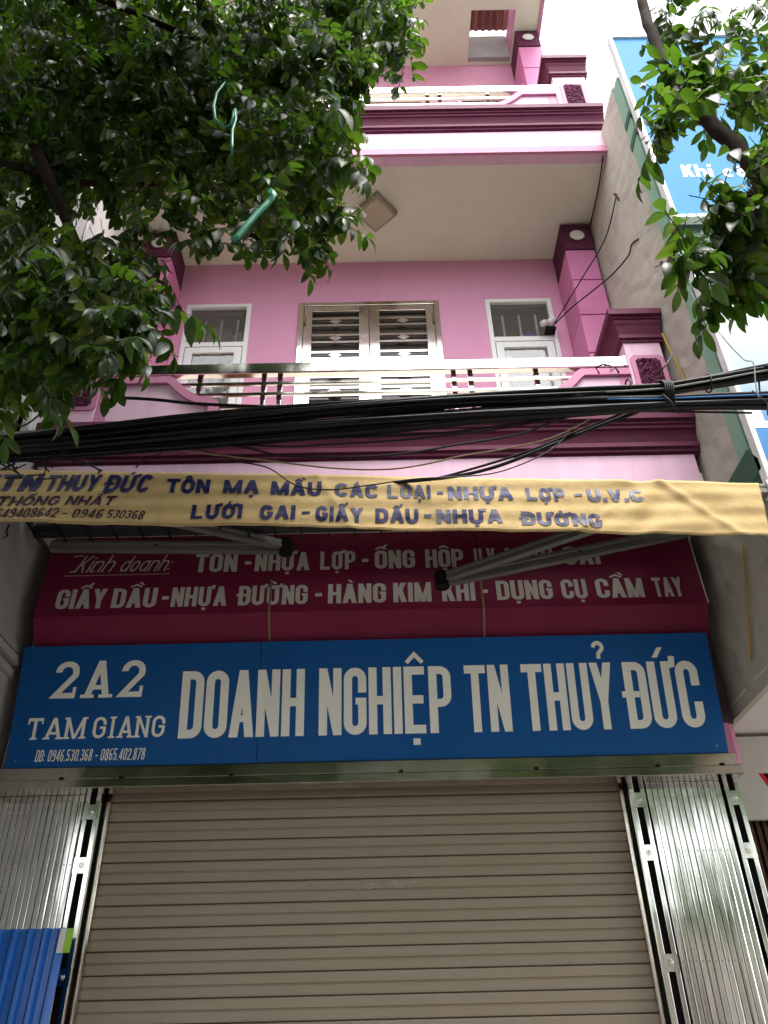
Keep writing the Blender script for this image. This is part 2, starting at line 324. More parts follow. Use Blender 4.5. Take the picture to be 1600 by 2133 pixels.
        if c == 'd': Q += rect(W-s,W,0,1)
    elif c == 'c': Q = stroke(arc(W/2,.34,rx,.34-H,45,315,12), s)
    elif c == ' ': W = W*.55
    return W, Q
def marks(base, comb, W, s):
    t = s*.5; q = []; up = base.isupper(); y = 1.06 if up else .75; cx = W/2
    circ = '\u0302' in comb
    if circ: q += stroke([(cx-.2,y),(cx,y+.12),(cx+.2,y)] if W > .45 else [(cx-W*.36,y),(cx,y+.13),(cx+W*.36,y)], t)
    ox = W*.30 if circ else 0; oy = .10 if circ else 0
    if '\u0301' in comb: q += para(cx+ox-.03,y+oy,cx+ox+.07,y+oy+.16,t*1.3)
    if '\u0300' in comb: q += para(cx+ox+.08,y+oy,cx+ox-.03,y+oy+.15,t*1.3)
    if '\u0309' in comb: q += stroke(arc(cx,y+.18,.075,.07,180,-30,6)+[(cx-.0,y+.08),(cx,y)], t)
    if '\u031b' in comb: q += stroke([(W-s*.6,.93),(W+s*.35,.95),(W+s*.45,1.08)], t*1.5)
    if '\u0323' in comb: q += rect(cx-s*.42,cx+s*.42,-.07-s*.75,-.07)
    return q
def word_quads(txt, W, s, gap, serif=False, slant=0):
    x = 0; out = []
    for ch in txt:
        bar = ch in 'Đđ'; d = unicodedata.normalize('NFD', 'D' if ch == 'Đ' else ch); base, comb = d[0], d[1:]
        w, q = glyph(base, W, s, serif); q = list(q)+marks(base, comb, w, s)
        if bar: q += rect(-s*.45, s*1.7, .46, .46+min(s, .2)*.75)
        out += [([(px+x+slant*py, py) for px, py in p], i == len(q)-1) for i, p in enumerate(q)]
        x += w+gap+(s*.35 if '\u031b' in comb else 0)
    return x-gap, out
class Text:
    """collects words laid on a surface given by f(x, v, lift) -> 3D point"""
    def __init__(s, f): s.f = f; s.mb = MB(); s.k = 0
    def word(s, txt, x0, x1, base, height, W=.42, st=.15, gap=.06, serif=False, slant=0, base2=None, sub=0):
        tw, qs = word_quads(txt, W, st, gap, serif, slant); sc = (x1-x0)/tw
        s.cuts = getattr(s, 'cuts', [])
        for q, last in qs:
            s.k += 1; lift = .0015+(s.k % 9)*.00012
            pts = [(x0+px*sc, (base if base2 is None else base+(base2-base)*px/tw)+py*height) for px, py in q]
            if sub:      # split long quads so that they follow a rippled surface
                a, b, c, d = [np.array(p) for p in pts]
                n1 = max(1, int(max(np.linalg.norm(b-a), np.linalg.norm(c-d))/sub)); n2 = max(1, int(max(np.linalg.norm(d-a), np.linalg.norm(c-b))/sub))
                g = [[(1-i/n1)*(1-j/n2)*a+(i/n1)*(1-j/n2)*b+(i/n1)*(j/n2)*c+(1-i/n1)*(j/n2)*d for j in range(n2+1)] for i in range(n1+1)]
                vs = [s.f(p[0], p[1], lift) for row in g for p in row]
                s.mb.add(vs, [(i*(n2+1)+j, (i+1)*(n2+1)+j, (i+1)*(n2+1)+j+1, i*(n2+1)+j+1) for i in range(n1) for j in range(n2)])
            else: s.mb.add([s.f(p[0], p[1], lift) for p in pts], [(0,1,2,3)])
            if last: s.cuts.append((len(s.mb.v), len(s.mb.f)))
        return s
    def done(s, m, parent):
        pv = pf = 0; c = list(getattr(s, 'cuts', []))
        if len(s.mb.v) > (c[-1][0] if c else 0): c.append((len(s.mb.v), len(s.mb.f)))
        for v, f in c:
            link('letter', s.mb.v[pv:v], [tuple(i-pv for i in g) for g in s.mb.f[pf:f]], M[m], parent); pv, pf = v, f

XL, XR = -2.33, 2.17
# ================================================================== ground
o = box('pavement', (-14,14,-1.2,5.0,-.15,.0), 'paving'); o['kind'] = 'structure'
o = box('kerb', (-14,14,-1.35,-1.203,-.15,.004), 'kerb'); o['kind'] = 'structure'
o = put('road', MB().add([(-60,-9,-.14),(60,-9,-.14),(60,-1.353,-.14),(-60,-1.353,-.14)], [(0,1,2,3)]), 'asphalt'); o['kind'] = 'structure'
o = put('ground', MB().add([(-400,-400,-.152),(400,-400,-.152),(400,400,-.152),(-400,400,-.152)], [(0,1,2,3)]), 'paving'); o['kind'] = 'structure'

# ================================================================== the pink house
house = thing('pink_house', 'narrow pink shop house with two balconies and plum cornices', 'house')
def wall_with_holes(name, x0, x1, z0, z1, holes, y0, y1, m):
    mb = MB(); xs = sorted({x0,x1}|{h[0] for h in holes}|{h[1] for h in holes})
    for a, b in zip(xs[:-1], xs[1:]):
        hs_ = sorted([h for h in holes if h[0] <= a+1e-6 and h[1] >= b-1e-6], key=lambda h: h[2]); z = z0
        for h in hs_:
            if h[2] > z: mb.box(a,b,y0,y1,z,h[2])
            z = h[3]
        if z < z1: mb.box(a,b,y0,y1,z,z1)
    return put(name, mb, m, house)
WY = 5.6
WIN = [(-1.905,-1.25), (1.12,1.79)]
def storey(z0, ceil, floor_y, dz):
    holes = [(-.77,.65,z0+.12,8.0+dz)]+[(a,b,6.3+dz,8.01+dz) for a, b in WIN]
    wall_with_holes('wall', XL, XR+.03, z0, ceil, holes, WY, WY+.14, 'pink')
    # room behind
    mb = MB(); mb.box(XL,XR,7.4,7.5,z0,ceil); mb.box(XL,XR,WY+.15,8.4,ceil,ceil+.1); mb.box(XL,XR,WY+.15,8.4,z0-.1,z0)
    mb.box(XL-.1,XL,WY+.15,8.5,z0,ceil); mb.box(XR,XR+.1,WY+.15,8.5,z0,ceil); mb.box(-1.0,-.9,WY+.15,8.4,z0,ceil)
    put('room', mb, 'interior', house)
storey(5.25, 8.64, 4.4, 0)
storey(9.3, 12.72, 4.4, 4.02)

def window(x0, x1, dz, style):
    zt, zb = 8.01+dz, 6.3+dz; y = WY-.012; f = .045
    w = put('window', MB().box(x0,x0+f,y,y+.07,zb,zt).box(x1-f,x1,y,y+.07,zb,zt).box(x0+f,x1-f,y,y+.07,zt-f,zt).box(x0+f,x1-f,y,y+.07,zb,zb+f).box(x0+f,x1-f,y,y+.07,7.40+dz,7.46+dz), 'frame', house, bevel=.004)
    s = .075; a, b, c, d = x0+f+.006, x1-f-.006, zb+f+.006, 7.394+dz
    put('sash', MB().box(a,a+s,y+.006,y+.05,c,d).box(b-s,b,y+.006,y+.05,c,d).box(a+s,b-s,y+.006,y+.05,d-s,d).box(a+s,b-s,y+.006,y+.05,c,c+s), 'frame', w, bevel=.004)
    put('pane', MB().add([(x0+f,y+.04,7.46+dz),(x1-f,y+.04,7.46+dz),(x1-f,y+.04,zt-f),(x0+f,y+.04,zt-f)],[(0,1,2,3)]), 'glass', w)
    put('pane', MB().add([(a+s,y+.03,c+s),(b-s,y+.03,c+s),(b-s,y+.03,d-s),(a+s,y+.03,d-s)],[(0,1,2,3)]), 'glass', w)
    for k in range(3):
        x = x0+(x1-x0)*(.27+.25*k); put('grille_bar', MB().tube([(x,y+.14,zb+.05),(x,y+.14,zt-.10)], .012, 8), 'frame', w, smooth=True)
    # gathered curtain hung at mid height
    n = 60; vs = []; top = 7.24+dz
    for j in range(2):
        for i in range(n+1):
            u = i/n; vs.append((x0+.03+(x1-x0-.06)*u, y+.075+.010*math.sin(u*44)+.012*math.sin(u*19+1), (top+.012*math.sin(u*9)) if j else zb))
    put('curtain', MB().add(vs, [(i,i+1,n+2+i,n+1+i) for i in range(n)]), 'curtain', w, smooth=True)
    return w
for a, b in WIN:
    window(a, b, 0, 0); window(a, b, 4.02, 1)

def blob(name, c, r, m, parent=None, seed=0, n=10):
    q = random.Random(seed); mb = MB(); loops = []
    for i in range(n+1):
        t = PI*i/n; L = []
        for k in range(n*2):
            a = PI*k/n; w = 1+.16*math.sin(3*a+seed)*math.sin(2*t)+q.uniform(-.10,.10)
            L.append((c[0]+r[0]*w*max(.02,math.sin(t))*math.cos(a), c[1]+r[1]*w*max(.02,math.sin(t))*math.sin(a), c[2]-r[2]*w*math.cos(t)))
        loops.append(L)
    mb.loft(loops); return put(name, mb, m, parent, smooth=True)

def door(dz):
    zt, zb = 8.0+dz, 5.42+dz; y = WY-.02
    d = put('door', MB().box(-.77,-.715,y,y+.1,zb,zt).box(.595,.65,y,y+.1,zb,zt).box(-.715,.595,y,y+.1,zt-.05,zt), 'steel', house, bevel=.004)
    for (a, b, hx) in ((-.712,-.062,-.70),(-.058,.592,.58)):
        la, lb = (a+.085, b-.10) if a < -.3 else (a+.10, b-.085)
        mb = MB().box(a,la,y+.008,y+.05,zb,zt-.053).box(lb,b,y+.008,y+.05,zb,zt-.053).box(la,lb,y+.008,y+.05,zt-.13,zt-.053).box(la,lb,y+.008,y+.05,7.13+dz,7.22+dz)
        put('door_leaf', mb, 'steel', d, bevel=.003)
        z = zt-.13; k = 0
        while z > zb+.2:
            for zz in (z-.105, z-.20):
                if not (7.1+dz < zz < 7.25+dz): put('louvre_bar', MB().box(la,lb,y+.012,y+.034,zz-.013,zz+.013), 'steel', d)
            zc = z-.1525; xc = (la+lb)/2
            put('diamond', MB().prism_y([(xc-.062,zc),(xc,zc-.04),(xc+.062,zc),(xc,zc+.04)], y+.006, y+.03), 'steel', d)
            z -= .235
        put('backing_pane', MB().add([(la,y+.06,zb),(lb,y+.06,zb),(lb,y+.06,zt-.1),(la,y+.06,zt-.1)],[(0,1,2,3)]), 'dark_glass', d)
        for hz in (7.75, 6.5):
            put('hinge', MB().tube([(hx,y-.01,hz+dz-.07),(hx,y-.01,hz+dz+.07)], .010, 8), 'steel_dull', d)
M['dark_glass'] = mat('dark louvre glass', (.075,.062,.055), .12, var=.1)
door(0); door(4.02)

# ---- pilasters with grooves, capital and medallion
def pilaster(x0, x1, dz, zc):
    top = zc; y = 5.17; zs = [5.25+dz, 6.30+dz, 6.79+dz, 7.285+dz, 7.775+dz, top-.40]
    p = box('pilaster', (x0+.012,x1-.012,y+.012,WY-.002,zs[0],top-.02), 'pilaster', house)
    for a, b in zip(zs[:-1], zs[1:]):
        box('pilaster_block', (x0,x1,y,WY-.004,a+.008,b-.008), 'pilaster', p, bevel=.004)
    put('capital', MB().box(x0,x1,y-.008,WY-.004,top-.385,top-.001), 'plum_rough', p)
    mb = MB(); cx = (x0+x1)/2
    put('capital_ring', MB().cyl_y(cx, top-.19, .098, y-.02, y-.006, 28, .088), 'plum_rough', p)
    put('medallion', MB().cyl_y(cx, top-.19, .075, y-.032, y-.019, 28, .066), 'white', p, bevel=.003)
for dz, zc in ((0,8.62), (4.0,12.7)):
    pilaster(-2.30,-2.0,dz,zc); pilaster(1.90,2.19,dz,zc)

# ---- slabs and soffits
box('balcony_slab', (XL+.02,XR+.05,4.42,WY+.12,8.645,8.80), 'soffit', house)
box('balcony_slab', (XL+.02,XR+.03,4.42,WY+.12,4.60,4.85), 'soffit', house)
mb = MB().box(XL,1.31,4.0,WY+3,12.72,12.86).box(1.88,2.19,4.0,WY+3,12.72,12.86).box(1.31,1.88,4.0,4.91,12.72,12.86).box(1.31,1.88,5.56,WY+3,12.72,12.86)
rf = put('roof_slab', mb, 'soffit_top', house) if 'soffit_top' in M else put('roof_slab', mb, 'soffit', house)
put('roof_edge', MB().box(2.192,2.235,4.0,WY,12.70,12.9), 'pink_mid', house)
put('roof_edge', MB().box(XL,2.235,3.96,3.998,12.70,12.95), 'pink_mid', house)
box('opening_lining', (1.876,1.90,4.91,5.56,12.722,13.25), 'pink_mid', rf); box('opening_lining', (1.29,1.312,4.91,5.56,12.722,13.25), 'pink_mid', rf); box('parapet_behind', (1.0,2.1,5.8,5.9,12.87,13.8), 'concrete_l', rf)
box('opening_lining', (1.312,1.876,5.50,5.56,12.73,13.3), 'concrete_l', rf)
n = 7
for k in range(n):
    x = 1.30+k*.095; w = .095
    put('roof_sheet', MB().prism_y([(x,13.40),(x+.02,13.43),(x+.05,13.43),(x+.065,13.40),(x+w,13.40),(x+w,13.405),(x+.067,13.405),(x+.052,13.436),(x+.018,13.436),(x,13.405)], 4.7, 5.48), 'maroon_roof', rf)
box('roof_batten', (1.2,2.0,4.86,4.92,13.30,13.37), 'alu', rf)

# ---- balconies
def rect_loop(x0,x1,y0,y1,z): return [(x0,y0,z),(x1,y0,z),(x1,y1,z),(x0,y1,z)]
def panel_curve(sgn, xin, dz):
    """inner top outline of the swept parapet piece, from the post to the cornice"""
    P = [(xin,5.815), (1.53,5.815)]
    P += [(1.505,5.795),(1.475,5.762),(1.445,5.726),(1.41,5.690),(1.37,5.655),(1.33,5.627),(1.28,5.603),(1.23,5.59)]
    P += [(1.185,5.575), (1.185,5.54)]
    P += [(1.0+.185*math.cos(R(a)), 5.53-.225*math.sin(R(a))) for a in range(8, 91, 9)]
    return [(x, z+dz) for x, z in P]
def balcony(dz, cz, xl, xr, lbl):
    """dz shifts the railing, cz the cornice band"""
    b = put('balcony', MB().prism([(4.385,4.62+cz),(4.385,5.0+cz),(4.5,5.0+cz),(4.5,4.62+cz)], xl, xr), 'pink_pale', house)
    if cz: put('soffit_edge', MB().prism([(4.355,4.595+cz),(4.355,4.635+cz),(4.365,4.645+cz),(4.365,4.70+cz),(4.384,4.71+cz),(4.384,4.595+cz)], xl-.005, xr+.01), 'pink_mid', b)
    prof = [(4.50,5.30),(4.285,5.30),(4.28,5.293),(4.28,5.235),(4.305,5.232),(4.305,5.205),(4.318,5.20),(4.318,5.175),(4.335,5.165),(4.35,5.13),(4.366,5.075),(4.345,5.07),(4.345,5.035),(4.365,5.03),(4.365,5.003),(4.384,5.0),(4.384,4.985),(4.5,4.985)]
    put('cornice', MB().prism([(y,z+cz) for y, z in prof], xl-.03, xr+.04), 'plum', b)
    box('balcony_floor', (xl,xr,4.5,WY,5.12+cz,5.24+cz), 'soffit', b)
    for sgn in (1, -1):
        px = (1.885, xr-.005) if sgn > 0 else (-xr-.13, -2.03)
        pz0, pz1 = 5.302+cz, 6.085+dz
        put('post', MB().box(px[0],px[1],4.385,5.0,pz0,pz1), 'pink_pale', b, bevel=.004)
        # stepped cap
        lv = [(0.004,6.08),(.012,6.08),(.012,6.105),(.028,6.11),(.028,6.145),(.012,6.15),(.035,6.23),(.048,6.255),(.048,6.285),(.06,6.29),(.06,6.31),(.085,6.315),(.085,6.372)]
        put('post_cap', MB().loft([rect_loop(px[0]-(o_ if sgn > 0 else .02+o_*.3), px[1]+(o_*.3+.02 if sgn > 0 else o_), 4.385-o_, 5.0+o_*.3, z+dz) for o_, z in lv]), 'plum', b)
        cx = (px[0]+px[1])/2+.008; hw = .092; c = .022; t0, t1 = 5.905+dz, 5.53+dz
        def oct_(hw, t0, t1, c): return [(cx-hw,t1+c),(cx-hw+c,t1),(cx+hw-c,t1),(cx+hw,t1+c),(cx+hw,t0-c),(cx+hw-c,t0),(cx-hw+c,t0),(cx-hw,t0-c)]
        put('panel_border', MB().prism_y(oct_(hw+.035,t0+.035,t1-.035,.03), 4.375, 4.386), 'pink_mid', b)
        # rough stone panel: displaced grid
        nx, nz = 18, 34; q = random.Random(3+sgn+int(dz)); vs = []
        for j in range(nz+1):
            for i in range(nx+1):
                x = cx-hw+2*hw*i/nx; z = t1+(t0-t1)*j/nz; e = min(i,nx-i,j,nz-j) == 0
                cut = (abs(x-cx) > hw-c and (z > t0-c or z < t1+c))
                vs.append((x, 4.374 if (e or cut) else 4.366+q.uniform(-.009,.007), z))
        fs = []
        for j in range(nz):
            for i in range(nx):
                x = cx-hw+2*hw*(i+.5)/nx; z = t1+(t0-t1)*(j+.5)/nz
                if abs(x-cx)-(hw-c) + max(z-(t0-c), (t1+c)-z) > 0 and abs(x-cx) > hw-c and (z > t0-c or z < t1+c): continue
                k = j*(nx+1)+i; fs.append((k,k+1,k+nx+2,k+nx+1))
        put('stone_panel', MB().add(vs, fs), 'plum_rough', b)
        xin = 1.884 if sgn > 0 else 2.029
        C = panel_curve(sgn, xin, dz); zb = 5.301+cz
        mb = MB()
        for (xa, za), (xb, zb2) in zip(C[:-1], C[1:]):
            if abs(xa-xb) < 1e-5: continue
            X0, X1 = sorted((sgn*xa, sgn*xb)); Za, Zb = (za, zb2) if sgn*xa < sgn*xb else (zb2, za)
            mb.add([(X0,4.405,zb),(X1,4.405,zb),(X1,4.405,max(zb+.001,Zb)),(X0,4.405,max(zb+.001,Za)),(X0,4.48,zb),(X1,4.48,zb),(X1,4.48,max(zb+.001,Zb)),(X0,4.48,max(zb+.001,Za))], [(0,1,2,3),(7,6,5,4),(3,2,6,7),(0,4,5,1)])
        put('parapet_panel', mb, 'pink_pale', b)
        # raised border following the sweep
        qs = stroke([(sgn*x, z-.032) for x, z in C], .064); mb = MB()
        for a_, b_, c_, d_ in qs:
            v = [(p[0],y,p[1]) for y in (4.378,4.49) for p in (a_,b_,c_,d_)]
            mb.add(v, [(0,1,2,3),(7,6,5,4),(0,4,5,1),(3,2,6,7)])
        put('parapet_border', mb, 'pink_mid', b)
        put('parapet_groove', MB().box(*((1.80,1.884) if sgn > 0 else (-2.029,-1.95)), 4.40,4.49, zb, 5.75+dz), 'pink_mid', b)
    # stainless railing
    put('top_rail', MB().box(-1.98,1.865,4.395,4.455,5.85+dz,5.955+dz), 'steel', b, bevel=.008)
    put('rail_flange', MB().box(1.862,1.884,4.39,4.46,5.85+dz,5.96+dz), 'steel_dull', b, bevel=.004)
    for z, xe in ((5.765,1.50), (5.66,1.40), (5.535,1.185), (5.415,1.13)):
        put('rail_tube', MB().box(-xe-.04,xe,4.415,4.44,z+dz-.014,z+dz+.014), 'steel', b, bevel=.006)
    for x in (-1.32,-.84,-.72,.58,.705,1.2):
        put('railing_post', MB().box(x-.018,x+.018,4.442,4.475,5.302+cz,5.85+dz), 'steel', b, bevel=.004)
        if abs(x) < 1.25 or True:
            [put('post_clamp', MB().box(x-.019,x+.019,4.436,4.441,z_+dz,z_+.022+dz), 'rust', b) for z_ in (5.822,5.725,5.622)]
    return b
balcony(0, 0, XL, XR, '')
balcony(3.93, 4.02, XL, XR+.06, '')
# ---- ground floor walls beside and above the gates
box('wall', (XL,XR+.03,5.0,5.3,3.05,4.60), 'pink', house)
box('wall', (XL,-2.312,4.97,4.998,0,4.6), 'pink_mid', house)
box('wall', (2.070,XR+.03,4.97,4.998,3.30,4.6), 'dark_render', house)  # dark brown strip of wall to the right of the blue sign
box('wall', (2.070,XR-.005,4.97,4.998,3.075,3.298), 'pink_mid', house)

put('wall', MB().box(XL,XR,5.30,5.42,0.02,.03).box(-1.75,-1.70,5.12,9.9,0,4.6).box(1.46,1.51,5.12,9.9,0,4.6).box(-1.70,1.46,5.6,5.65,0,4.6).box(XL-.02,XL,5.0,10,0,12.72).box(XR,XR+.03,5.76,10,0,12.72).box(XL,XR,10,10.1,0,12.72), 'interior', house)
# ---- roller shutter
sh = box('shutter_box', (-1.70,1.46,5.06,5.25,3.045,3.07), 'dark', house)
prof = [(5.100,0),(5.087,.004),(5.085,.014),(5.085,.050),(5.091,.055),(5.091,.058),(5.083,.063),(5.083,.104),(5.086,.111),(5.100,.1135)]
base = None
for k in range(-1, 26):
    z = 2.925-.1158*(k+1)
    if z < -.02: break
    if base is None:
        base = put('slat', MB().prism([(y,zz) for y, zz in prof], -1.70, 1.46), 'slat', sh); o = base
    else: o = base.copy(); S.collection.objects.link(o)
    o.location = (0, random.uniform(-.0015,.0015), z)
box('guide_rail', (-1.70,-1.655,5.04,5.078,0,3.04), 'steel_dull', sh)
box('guide_rail', (1.425,1.46,5.04,5.078,0,3.04), 'steel_dull', sh)
q = random.Random(2); sc_ = MB()
for k in range(26):
    x = q.uniform(-.25,.18); z = q.choice((2.462,2.43,2.44,2.405)); w_ = q.uniform(.006,.04); sc_.add([(x,5.0812,z),(x+w_,5.0812,z),(x+w_,5.0812,z+.0025),(x,5.0812,z+.0025)], [(0,1,2,3)])
put('scuff_marks', sc_, 'letter_grey', sh, kind='stuff')
# ---- stainless lintel beam
bm_ = put('lintel_beam', MB().prism([(4.832,2.992),(4.836,3.064),(4.95,3.064),(4.95,2.992)], -2.31, 2.10), 'steel_dull', house, bevel=.003)
put('beam_lip', MB().prism([(4.818,2.936),(4.822,2.990),(4.95,2.990),(4.95,2.936)], -2.31, 2.112), 'steel_dull', bm_, bevel=.005)
for x in (-1.9,-1.55,-.9,0.1,.9,1.62,2.0):
    put('beam_clip', MB().box(x-.012,x+.012,4.820,4.832,2.990,3.003), 'dark', bm_)
box('wire_stub', (-.151,-.147,5.0,5.005,2.88,2.99), 'cable_grey', bm_)

# ---- folding stainless gates
def folding_gate(x0, x1, posts, label):
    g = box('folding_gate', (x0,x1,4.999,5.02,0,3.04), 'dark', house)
    g['label'] = label
    bz = [2.835, 2.54, 1.985, 1.4, .8, .2]
    for px in posts:
        for s_ in (-1, 1):
            put('gate_post', MB().box(px+s_*.032-.0135,px+s_*.032+.0135,4.955,4.985,0,3.03), 'steel_gate', g, bevel=.003)
        for z in bz:
            put('bolt_plate', MB().box(px-.0455,px+.0455,4.951,4.954,z-.042,z+.042), 'steel_gate', g)
            put('bolt', MB().cyl_y(px, z, .0185, 4.944, 4.951, 18, .0165).cyl_y(px, z, .011, 4.940, 4.944, 14, .006), 'steel', g, bevel=.0015)
    bars = []; x = x0+.006
    rv = MB(); pitch = .0345; q = random.Random(int(x0*10))
    while x+.031 < x1:
        if all(abs(x+.0155-p) > .062 for p in posts):
            mb = MB(); xc = x+.016; a = q.uniform(-.009,.009); ca, sa = math.cos(a), math.sin(a)
            pr = [(-.0152,.012),(-.0152,.0014),(-.0142,.0002),(-.008,0),(.008,0),(.0142,.0002),(.0152,.0016),(.0152,.012)]
            pr = [(xc+u*ca-v*sa, 4.962+u*sa+v*ca) for u, v in pr]
            n_ = len(pr); zs = [0, 1.2, 1.7, 2.2, 2.6, 3.03]
            vs = [(px_, py_+q.uniform(-.0002,.0002), z) for z in zs for px_, py_ in pr]
            mb.add(vs, [(k*n_+i,k*n_+i+1,(k+1)*n_+i+1,(k+1)*n_+i) for k in range(len(zs)-1) for i in range(n_-1)])
            put('gate_bar', mb, 'steel_gate', g)
            for z in (2.845, 2.548, 1.99, 1.4):
                rv.cyl_y(xc, z, .0052, 4.955, 4.963, 8, .003)
        x += pitch
    put('rivets', rv, 'steel', g, kind='stuff')
folding_gate(1.455, 2.132, (1.505, 2.075), 'sunlit stainless folding gate')
folding_gate(-2.31, -1.69, (-1.735,), 'dark stainless folding gate')

# ================================================================== signs on the shop front
def lerp3(a, b, t): return tuple(a[i]+(b[i]-a[i])*t for i in range(3))
# blue sign, leaning forward
yb, zb, yt, zt = 4.85, 3.07, 4.72, 3.79; Lb = math.hypot(yt-yb, zt-zb); eb = ((yt-yb)/Lb, (zt-zb)/Lb); nb = (-eb[1], eb[0])
sg = thing('shop_sign', 'long blue shop sign with large white letters above the steel beam', 'sign')
def fb(x, v, l): return (x, yb+eb[0]*v+nb[0]*l, zb+eb[1]*v+nb[1]*l)
def slab(mb, f, x0, x1, v0, v1, t):
    return mb.add([f(x0,v0,0),f(x1,v0,0),f(x1,v1,0),f(x0,v1,0),f(x0,v0,-t),f(x1,v0,-t),f(x1,v1,-t),f(x0,v1,-t)], [(0,1,2,3),(7,6,5,4),(0,4,5,1),(1,5,6,2),(2,6,7,3),(3,7,4,0)])
put('sign_board', slab(MB(), fb, -2.262, -.764, 0, .742, .025), 'blue', sg, bevel=.002)
put('sign_board', slab(MB(), fb, -.761, 2.068, .001, .743, .025), 'blue', sg, bevel=.002)
T = Text(fb)
for w, a, b in (('DOANH',-1.244,-.482),('NGHIỆP',-.393,.425),('TN',.51,.785),('THUỶ',.865,1.43),('ĐỨC',1.50,1.965)):
    T.word(w, a, b, .153, .41, W=.34, st=.125, gap=.035)
T.done('letter', sg)
T = Text(fb); T.word('2A2', -2.05, -1.49, .41, .232, W=.56, st=.15, gap=.20, serif=True, slant=.06)
T.word('TAM', -2.165, -1.815, .165, .128, W=.66, st=.14, gap=.15, serif=True, slant=.04).word('GIANG', -1.765, -1.33, .165, .128, W=.60, st=.14, gap=.15, serif=True, slant=.04); T.done('letter', sg)
T = Text(fb); T.word('DĐ: 0946.530.368 - 0865.402.878', -2.089, -1.435, .035, .068, W=.34, st=.10, gap=.08, slant=.12); T.done('letter', sg)
for x in (-2.20,-.8,.9,2.0): put('screw', MB().cyl_y(x, 3.11, .006, 4.836, 4.85, 8), 'steel_dull', sg)
# maroon sign: upper face, fold, lower return
rs = thing('trade_sign', 'dark maroon sign board with grey lettering in the shade under the awning', 'sign')
yr, zr, yr2, zr2 = 4.66, 3.98, 4.70, 4.75; Lr = math.hypot(yr2-yr, zr2-zr); er = ((yr2-yr)/Lr, (zr2-zr)/Lr); nr = (-er[1], er[0])
def fr(x, v, l): return (x, yr+er[0]*v+nr[0]*l, zr+er[1]*v+nr[1]*l)
for a, b in ((-2.228,-.72),(-.717,.66),(.663,2.105)):
    put('sign_board', slab(MB(), fr, a, b, 0, Lr-.01, .02), 'red', rs)
yl, zl = 4.80, 3.78; Ll = math.hypot(yr-yl, zr-zl); el_ = ((yr-yl)/Ll, (zr-zl)/Ll); nl = (-el_[1], el_[0])
def fl(x, v, l): return (x, yl+el_[0]*v+nl[0]*l, zl+el_[1]*v+nl[1]*l)
for a, b in ((-2.228,-.72),(-.717,.66),(.663,2.105)): put('return_board', slab(MB(), fl, a, b, 0, Ll-.001, .02), 'red', rs)
for x in (-.7185,.6615):
    put('cover_strip', MB().add([fl(x-.007,0,.004),fl(x+.007,0,.004),fl(x+.007,Ll,.004),fl(x-.007,Ll,.004),fr(x+.007,.25,.004),fr(x-.007,.25,.004)],[(0,1,2,3),(3,2,4,5)]), 'cable_tan', rs)
put('edge_trim', MB().add([fr(2.105,0,.003),fr(2.112,0,.003),fr(2.112,Lr,.003),fr(2.105,Lr,.003)],[(0,1,2,3)]), 'letter_grey', rs)
T = Text(fr); h = .148
for w, a, b in (('TÔN',-1.24,-.955),('-',-.905,-.862),('NHỰA',-.837,-.472),('LỢP',-.40,-.165),('-',-.12,-.078),('ỐNG',-.035,.235),('HỘP',.305,.56),('U.V.',.634,.80),('LƯỚI',.845,1.165),('GAI',1.23,1.475)):
    T.word(w, a, b, .318, h, W=.46, st=.168, gap=.055)
for w, a, b in (('GIẤY',-2.107,-1.785),('DẦU',-1.745,-1.455),('-',-1.42,-1.378),('NHỰA',-1.36,-1.0),('ĐƯỜNG',-.925,-.475),('-',-.425,-.382),('HÀNG',-.342,.035),('KIM',.083,.33),('KHÍ',.40,.615),('-',.66,.70),('DỤNG',.755,1.12),('CỤ',1.18,1.345),('CẦM',1.405,1.715),('TAY',1.78,1.97)):
    T.word(w, a, b, .055, h, W=.46, st=.168, gap=.055)
T.done('letter_grey', rs)
T = Text(fr); T.word('Kinh', -2.04, -1.80, .335, .135, W=.46, st=.085, gap=.10, slant=.42).word('doanh:', -1.745, -1.415, .335, .13, W=.46, st=.085, gap=.10, slant=.42)
# swashes of the script capital and the underline
for p in ([(-2.07,.345),(-2.055,.338),(-2.035,.35)],[(-2.065,.462),(-2.03,.472),(-2.0,.466)],[(-1.94,.365),(-1.92,.338),(-1.90,.345)]):
    for q in stroke(p, .008): T.k += 1; T.mb.add([fr(a[0], a[1], .0016+(T.k%9)*.00012) for a in q], [(0,1,2,3)])
T.mb.add([fr(-2.10,.308,.0015),fr(-1.40,.310,.0015),fr(-1.40,.314,.0015),fr(-2.10,.312,.0015)], [(0,1,2,3)])
T.done('letter_grey', rs)

# ================================================================== awning
aw = thing('awning', 'faded yellow lettered awning valance with folded arms behind it', 'awning')
def ztop(x): return 4.313-.0465*x
def fban(x, z, l):
    t = ztop(x); v = (t-z)/.385            # 0 at top, 1 at hem
    y = 3.68 - .035*v +   .006*math.sin(5.1*x+1.2)*v + .0022*math.sin(13*x+4*v) + .0022*math.sin(31*x+9*v+2)*v + .010*math.exp(-((x-1.45)**2)/.015)*math.sin(22*(x-1.4)+9*v) - .012*math.exp(-((x-1.75-.35*(v-.5))**2)/.0012) - .009*math.exp(-((x-1.25+.5*(v-.6))**2)/.0009)*v - .008*math.exp(-((x+.35-.2*v)**2)/.0010) - .007*math.exp(-((x-.62+.3*v)**2)/.0008)
    y += .006*math.sin(7*x-9*v)*math.exp(-((x-1.9)**2)/.08) + .003*math.sin(23*v+3*x)
    return (x, y-l*1.0-(.0025 if l else 0), z)
def hem(x): return .385+.006*math.sin(3.3*x+.5)+.003*math.sin(11*x)
nx, nz = 420, 22; vs = []; X0, X1 = -2.75, 2.135
